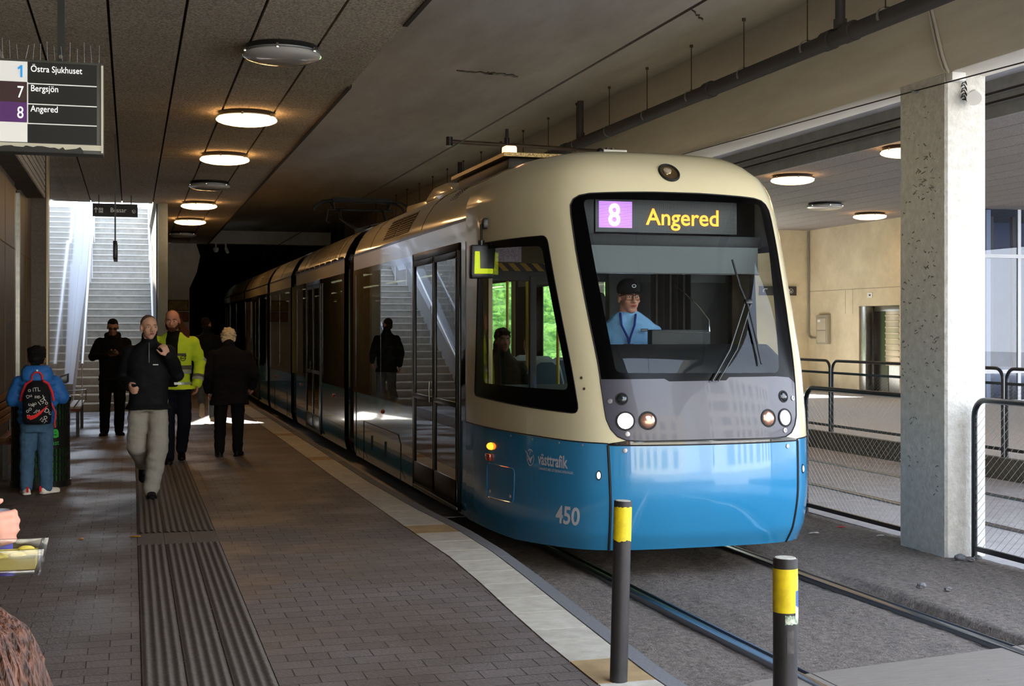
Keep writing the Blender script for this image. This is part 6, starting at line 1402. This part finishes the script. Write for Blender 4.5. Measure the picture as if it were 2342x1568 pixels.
for A, B_ in (([(-.085, .800), (-.06, .785), (-.02, .797), (.03, .832), (.1, .886)], [(-.095, .772), (-.06, .745), (-.01, .768), (.035, .805), (.1, .884)]),):
    n_ = 16; L = lambda T, f: (T[min(int(f * 4), 3)][0] * (1 - (f * 4 - min(int(f * 4), 3))) + T[min(int(f * 4), 3) + 1][0] * (f * 4 - min(int(f * 4), 3)), T[min(int(f * 4), 3)][1] * (1 - (f * 4 - min(int(f * 4), 3))) + T[min(int(f * 4), 3) + 1][1] * (f * 4 - min(int(f * 4), 3)))
    vs = [tuple(FB(Vector((L(T, i / n_)[0], 0, 0)), 0, 0, L(T, i / n_)[1]) + Vector((0, .003, 0))) for i in range(n_ + 1) for T in (A, B_)]
    mb.add(vs, [(2 * i, 2 * i + 1, 2 * i + 3, 2 * i + 2) for i in range(n_)]); mb.build('swoosh', sw, BP, False)
PH = thing('phone', 'dark smartphone held in both hands by the person in the hoodie', 'phone', L2, facecam(*L2[:2])); mb = MB(); mb.box(-.065, .065, -.008, .008, -.035, .035)
mb.v = [tuple(Matrix.Rotation(-.7, 3, 'X') @ V(v) + V((0, -.335, 1.27))) for v in mb.v]; mb.build('phone_body', M['black'], PH, False, bev=.006)
mb = MB(); mb.box(-.06, .06, .0085, .0095, -.03, .03); mb.v = [tuple(Matrix.Rotation(-.7, 3, 'X') @ V(v) + V((0, -.335, 1.27))) for v in mb.v]; mb.build('phone_screen', M['frit'], PH, False)
CP = thing('paper_cup', 'white paper cup carried by the white-haired person', 'cup', L4, rz4); mb = MB(); mb.lathe([(.0, -.045), (.024, -.045), (.034, .05), (.036, .052), (.032, .05), (.023, -.04)], (-.285, -.155, .93), 24); mb.build('cup', M['white'], CP, False, smooth=True)
_k = cl('drink_can', '#d7dbe6', .25, metal=.6)
CN = thing('drink_can', 'white and blue drinks can held at the left picture edge', 'can', (-.292, 3.188, 1.105)); mb = MB(); mb.lathe([(.0, -.02), (.026, -.02), (.033, -.01), (.033, .09), (.027, .10), (.027, .104), (.022, .1), (.0, .1)], n=28); mb.build('can_body', _k, CN, False, smooth=True)
mb = MB(); mb.lathe([(.0333, -.005), (.0333, .03)], n=28); mb.build('blue_print', cl('can_blue', '#3b3fb4', .3), CN, False, smooth=True)
TY = thing('food_tray', 'clear food tray with yellow food at the left picture edge, below the can', 'tray', (-.29, 2.93, 1.115)); mb = MB(); mb.box(-.13, .10, -.07, .07, 0, .012); mb.prism([(-.14, .012), (.11, .012), (.12, .055), (-.15, .055)], -.08, -.074, 'y'); mb.prism([(-.14, .012), (.11, .012), (.12, .055), (-.15, .055)], .074, .08, 'y'); mb.box(.105, .112, -.08, .08, .0, .055); mb.box(-.15, -.143, -.08, .08, .0, .055); mb.build('tray', glass('clear_tray', (.80, .80, .80), .6, .10, .1), TY, False, bev=.003)
mb = MB(); r = random.Random(3)
for k in range(40): mb.sph((r.uniform(-.12, .09), r.uniform(-.065, .065), r.uniform(.015, .035)), (.018, .010, .009), 8, 6)
mb.box(-.13, .1, -.068, .068, .012, .034); mb.build('food', cl('yellow_food', '#e6cf5e', .6), TY, False, smooth=True)
# ------------------------------------------------------------------ fences
def diamonds(mb, y0, y1, z0, z1, x, w=.072, h=.125, t=.0085):
    ny = int((y1 - y0) / w); nz = int((z1 - z0) / h); w = (y1 - y0) / ny; h = (z1 - z0) / nz
    for i in range(ny):
        for j in range(nz * 2):
            ya = y0 + i * w; za = z0 + j * h / 2; a, b = ((0, .5), (1, .5)) if j % 2 == 0 else ((.5, 0), (.5, 1))
            for p, q in (a, b):
                A = (ya + p * w, za); B = (ya + q * w, za + h / 2); mb.add([(x - t * .6, A[0] - t, A[1]), (x + t * .6, A[0] + t, A[1]), (x + t * .6, B[0] + t, B[1]), (x - t * .6, B[0] - t, B[1])], [(0, 1, 2, 3)])
wire_m = mat('expanded_metal', '#b3aea4', .5, metal=.2)
fb = mat('fence_tube_black', '#181b22', .35, coat=.3)
def fence_panel(label, x, y0, y1, zb, zt, mid, group, r=.024, dens=(.072, .125)):
    t = thing('fence_panel', label, 'fence', (x, (y0 + y1) / 2, zb), 0, group); R = .14; pts = []
    pts = [(x, y0, zb - .08), (x, y0, zt - R)] + [(x, y0 + R - R * math.cos(a * PI / 12), zt - R + R * math.sin(a * PI / 12)) for a in range(1, 7)] + [(x, y1 - R + R * math.sin(a * PI / 12), zt - R + R * math.cos(a * PI / 12)) for a in range(0, 7)] + [(x, y1, zb - .08)]
    mb = MB(); mb.tube(pts, r, 12); mb.build('tube_frame', fb, t, smooth=True)
    mb = MB(); mb.box(x - .015, x + .015, y0, y1, zb + .02, zb + .06)
    if mid: mb.box(x - .012, x + .012, y0, y1, mid - .018, mid + .018)
    mb.build('cross_rail', fb, t)
    mb = MB(); diamonds(mb, y0 + .02, y1 - .02, zb + .05, (mid or zt - .03), x, *dens); mb.build('mesh_infill', wire_m, t)
    return t
fence_panel('black tube fence panel with mesh between the tram and the column', 6.66, 10.06, 12.10, -.22, 1.02, None, 'mesh fences between the tracks', dens=(.076, .068))
fence_panel('black tube fence panel with mesh at the right picture edge', 6.66, 7.2, 9.30, -.22, 1.04, None, 'mesh fences between the tracks', dens=(.076, .068))
fence_panel('black tube fence panel with mesh hidden behind the tram front', 6.66, 12.2, 14.25, -.22, 1.02, None, 'mesh fences between the tracks', dens=(.076, .068))
for y0, y1, w in ((18.50, 20.6, 'left one, partly behind the tram'), (16.32, 18.42, 'seen left of the column'), (14.22, 16.24, 'just right of the column'), (12.1, 14.14, 'at the right picture edge')):
    fence_panel('far platform fence panel with double rail, ' + w, 10.6, y0, y1, .06, 1.12, .93, 'railings of the opposite platform', .022, (.085, .046))
# ------------------------------------------------------------------ fittings on the right-hand building
CB = thing('meter_cabinet', 'grey wall cabinet beside the lift door', 'cabinet', (17.15, 30.26, 1.23)); mb = MB(); mb.box(17.10, 17.2, 29.98, 30.55, 1.23, 1.98); mb.build('case', mat('cabinet_grey', '#a39c88', .5), CB, bev=.008)
mb = MB(); mb.box(17.085, 17.10, 30.04, 30.48, 1.28, 1.58); mb.box(17.085, 17.10, 30.04, 30.48, 1.60, 1.90); mb.build('door', mat('cabinet_door', '#b8b09a', .5), CB, bev=.004); mb = MB(); mb.box(17.08, 17.086, 30.3, 30.44, 1.80, 1.86); mb.build('label_plate', M['white'], CB)
mb = MB(); mb.tube([(17.16, 31.05, 4.2), (17.16, 31.05, 1.52), (17.16, 31.0, 1.42), (17.16, 30.9, 1.38), (17.16, 30.55, 1.38)], .022, 10); tag(mb.build('cable_conduit', mat('conduit_grey', '#8e8b80', .5), smooth=True), 'grey cable tube in the wall corner bending to the cabinet', 'conduit')
mb = MB(); mb.box(15.75, 16.82, 31.07, 31.12, 2.50, 2.74); s = mb.build('wall_sign', mat('wall_sign_dark', '#37332c', .5)); tag(s, 'dark wall sign with emblem, cut by the right edge of the tram', 'sign')
ringlogo(16.66, 31.065, 2.62, .06, s, wt, 'emblem'); mb = MB(); mb.tube([(15.85, 31.06, 2.58), (15.85, 31.06, 2.64), (15.9, 31.06, 2.67), (15.97, 31.06, 2.67)], .012, 6); mb.build('arrow', wt, s, False)
mb = MB(); mb.box(17.185, 17.2, 28.0, 28.22, 2.38, 2.50); s = mb.build('notice_plate', M['white']); tag(s, 'small white plate above the lift door', 'sign'); mb = MB(); mb.box(17.182, 17.186, 28.07, 28.14, 2.42, 2.46); mb.build('pictogram', M['black'], s, False)
for z0, z1, m_, nm in ((2.16, 2.50, mat('faded_yellow_notice', '#94793a', .6, var=(9, .12), col2='#6e5826'), 'upper yellow'), (1.84, 2.14, mat('orange_notice', '#8f4a22', .6, var=(9, .12), col2='#6b3a1c'), 'lower orange')):
    mb = MB(); mb.box(1.06, 1.68, 40.96, 41.0, z0, z1); s = mb.build('notice_board', mat('notice_frame', '#4a3320', .6) if 'notice_frame' not in bpy.data.materials else bpy.data.materials['notice_frame']); tag(s, nm + ' notice on the concrete end wall left of the tunnel', 'sign', 'notices beside the tunnel')
    mb = MB(); mb.box(1.09, 1.65, 40.95, 40.96, z0 + .03, z1 - .03); mb.build('notice_sheet', m_, s, False)
for x, w in ((2.66, 'left, dome shaped'), (2.98, 'right, tube shaped')):
    t = thing('security_camera', 'white security camera under the tunnel lintel, ' + w, 'camera', (x, 43.9, 4.3)); mb = MB(); mb.cyl((x, 43.9, 4.28), (x, 43.9, 4.42), .03); mb.build('bracket', M['white'], t)
    mb = MB(); (mb.lathe([(.0, -.08), (.06, -.06), (.09, 0), (.09, .07), (.03, .09)], (x, 43.9, 4.2), 20) if x < 2.8 else mb.cyl((x, 43.9, 4.26), (x + .05, 43.75, 4.12), .05)); mb.build('housing', M['white'], t, smooth=True)
# ------------------------------------------------------------------ handrails on the stair
def handrail(label, x, pts, posts, r=.028):
    t = thing('handrail', label, 'handrail', (x, pts[0][0], 0), 0, 'stair handrails'); mb = MB(); mb.tube([(x, a, b) for a, b in pts], r, 12); mb.build('tube', M['handrail'], t, smooth=True)
    for y, z0, z1 in posts: mb = MB(); mb.cyl((x, y, z0), (x, y, z1), .014, n=10); mb.build('post', M['handrail'], t, smooth=True)
M['handrail'] = mat('white_handrail', '#eef0f2', .25, coat=.5)
y1, z1 = nos[16]; y2, z2 = nos[17]; y3, z3 = nos[30]
handrail('lower handrail on the white kerb left of the stairs', -.92, [(26.95, .92), (y1 + .1, z1 + .95)], [(26.95, 0, .92), (29.6, 1.2, 2.15), (y1, z1, z1 + .9)], .033)
handrail('upper handrail left of the stairs above the landing', -.92, [(y1 + .9, z1 + .95), (y2, z2 + .92), (y3, z3 + .92)], [(y2, z2, z2 + .9), (y2 + 2, z2 + 1.0, z2 + 2.0)])
handrail('lower handrail right of the stairs', .44, [(26.95, .92), (y1 + .1, z1 + .95)], [(26.95, 0, .92), (29.6, 1.2, 2.15), (y1, z1, z1 + .9)])
handrail('upper handrail right of the stairs above the landing', .44, [(y1 + .9, z1 + .95), (y2, z2 + .92), (y3, z3 + .92)], [(y1 + .9, z1, z1 + .95), (y2 + 1, z2 + .5, z2 + 1.5), (y2 + 2.4, z2 + 1.1, z2 + 2.2)])
# ------------------------------------------------------------------ small litter
r = random.Random(17)
def leaf(label, x, y, z, s, c, name='fallen_leaf', cat='leaf'):
    mb = MB(); n = 9; pts = [(x + s * (1 + .35 * math.sin(i * 2.7)) * math.cos(2 * PI * i / n), y + s * .55 * (1 + .3 * math.cos(i * 3.1)) * math.sin(2 * PI * i / n), z + .004 + .008 * math.sin(i * 1.9) ** 2) for i in range(n)]
    mb.add(pts + [(x, y, z + .014)] + [(x, y, z)], [(i, (i + 1) % n, n) for i in range(n)] + [((i + 1) % n, i, n + 1) for i in range(n)]); tag(mb.build(name, bpy.data.materials.get('scrap' + c) or mat('scrap' + c, c, .8), smooth=False), label, cat)
leaf('orange dry leaf on the left edge of the ribbed tiles', .03, 10.62, 0, .045, '#a8732a')
leaf('small dry leaf on the pavers left of the ribbed tiles', -.37, 10.62, 0, .022, '#a8732a')
leaf('red scrap of litter at the foot of the mesh fence', 6.42, 11.0, GZ, .045, '#b8323a', 'litter', 'litter')
leaf('white crumpled paper at the fence foot beside the column', 6.50, 10.45, GZ, .04, '#d8d6d0', 'litter', 'litter')
leaf('white strip of litter on the ground between rail and fence', 6.0, 10.75, GZ, .05, '#c9c7c2', 'litter', 'litter')
for i, (x, y, s) in enumerate(((6.47, 9.22, .05), (6.62, 9.20, .035), (6.52, 9.14, .03), (5.5, 8.3, .04), (5.62, 8.15, .03))):
    mb = MB(); mb.sph((x, y, GZ + s * .3), (s, s * .8, s * .6), 8, 6); mb.v = [(a + r.uniform(-.006, .006), b_ + r.uniform(-.006, .006), c_) for a, b_, c_ in mb.v]
    tag(mb.build('stone', M['kerb']), 'loose grey stone ' + ['touching the front corner of the column foot', 'between column foot and fence post', 'lying just in front of the column foot', 'right of the rail, the larger and farther one', 'right of the rail, the smaller and nearer one'][i], 'stone', 'loose stones')
# ------------------------------------------------------------------ unseen ground and buildings added behind the viewer for bounce and reflections; planted bank
mb = MB(); mb.box(-60, 60, -60, -.99, -.5, -.02); struct(mb.build('street_ground', mat('street_paving', '#b5b0a8', .85, var=(.6, .3), col2='#a09b93')))
mb = MB(); mb.box(-60, -1.9, -1, 5, -.5, -.02); struct(mb.build('street_ground_left', bpy.data.materials['street_paving']))
def bank():
    vs = []; nx, ny = 70, 40
    for j in range(ny + 1):
        for i in range(nx + 1):
            x = 7.2 + 22 * i / nx; t = j / ny; y = 37 + 9 * t; z = 3.5 * t ** .9 + .35 * NZ.noise(V((x * 1.3, y * 1.3, 0))) + .25 * NZ.noise(V((x * 4, y * 4, 1))) + .12 * NZ.noise(V((x * 11, y * 11, 2))); vs.append((x, y, z - .1))
    mb = MB(); mb.add(vs, [(j * (nx + 1) + i, j * (nx + 1) + i + 1, (j + 1) * (nx + 1) + i + 1, (j + 1) * (nx + 1) + i) for j in range(ny) for i in range(nx)]); return mb
bk = bank().build('planted_bank', mat('leafy_bank', '#a6dd54', .8, var=(7, .12), col2='#3f7a24', bump=(14, 1.0, .08)), smooth=True); bk['kind'] = 'stuff'; bk['label'] = 'bright green planted bank seen through the tram windows'; bk['category'] = 'plants'
def facade(x0, x1, y, h, cols, m, name):
    t = MB(); t.box(x0, x1, y - 6, y, 0, h); o = t.build(name, m); struct(o); n = int((x1 - x0) / cols)
    mb = MB()
    for i in range(n):
        for k in range(int(h / 3.2)): a = x0 + (i + .25) * cols; mb.box(a, a + cols * .5, y, y + .05, 1 + k * 3.2, 2.9 + k * 3.2)
    q = mb.build('facade_windows', bpy.data.materials.get('facade_pane') or mat('facade_pane', '#6d7378', .4), o, False); return o
facade(-34, -6, -26, 14, 2.8, mat('brick_facade', '#8a5a46', .9), 'unseen_building'); facade(-4, 16, -30, 11, 3.0, mat('cream_facade', '#d8cfb8', .8), 'unseen_building'); facade(19, 46, -24, 17, 2.6, mat('white_facade', '#e4e2dc', .8), 'unseen_building')
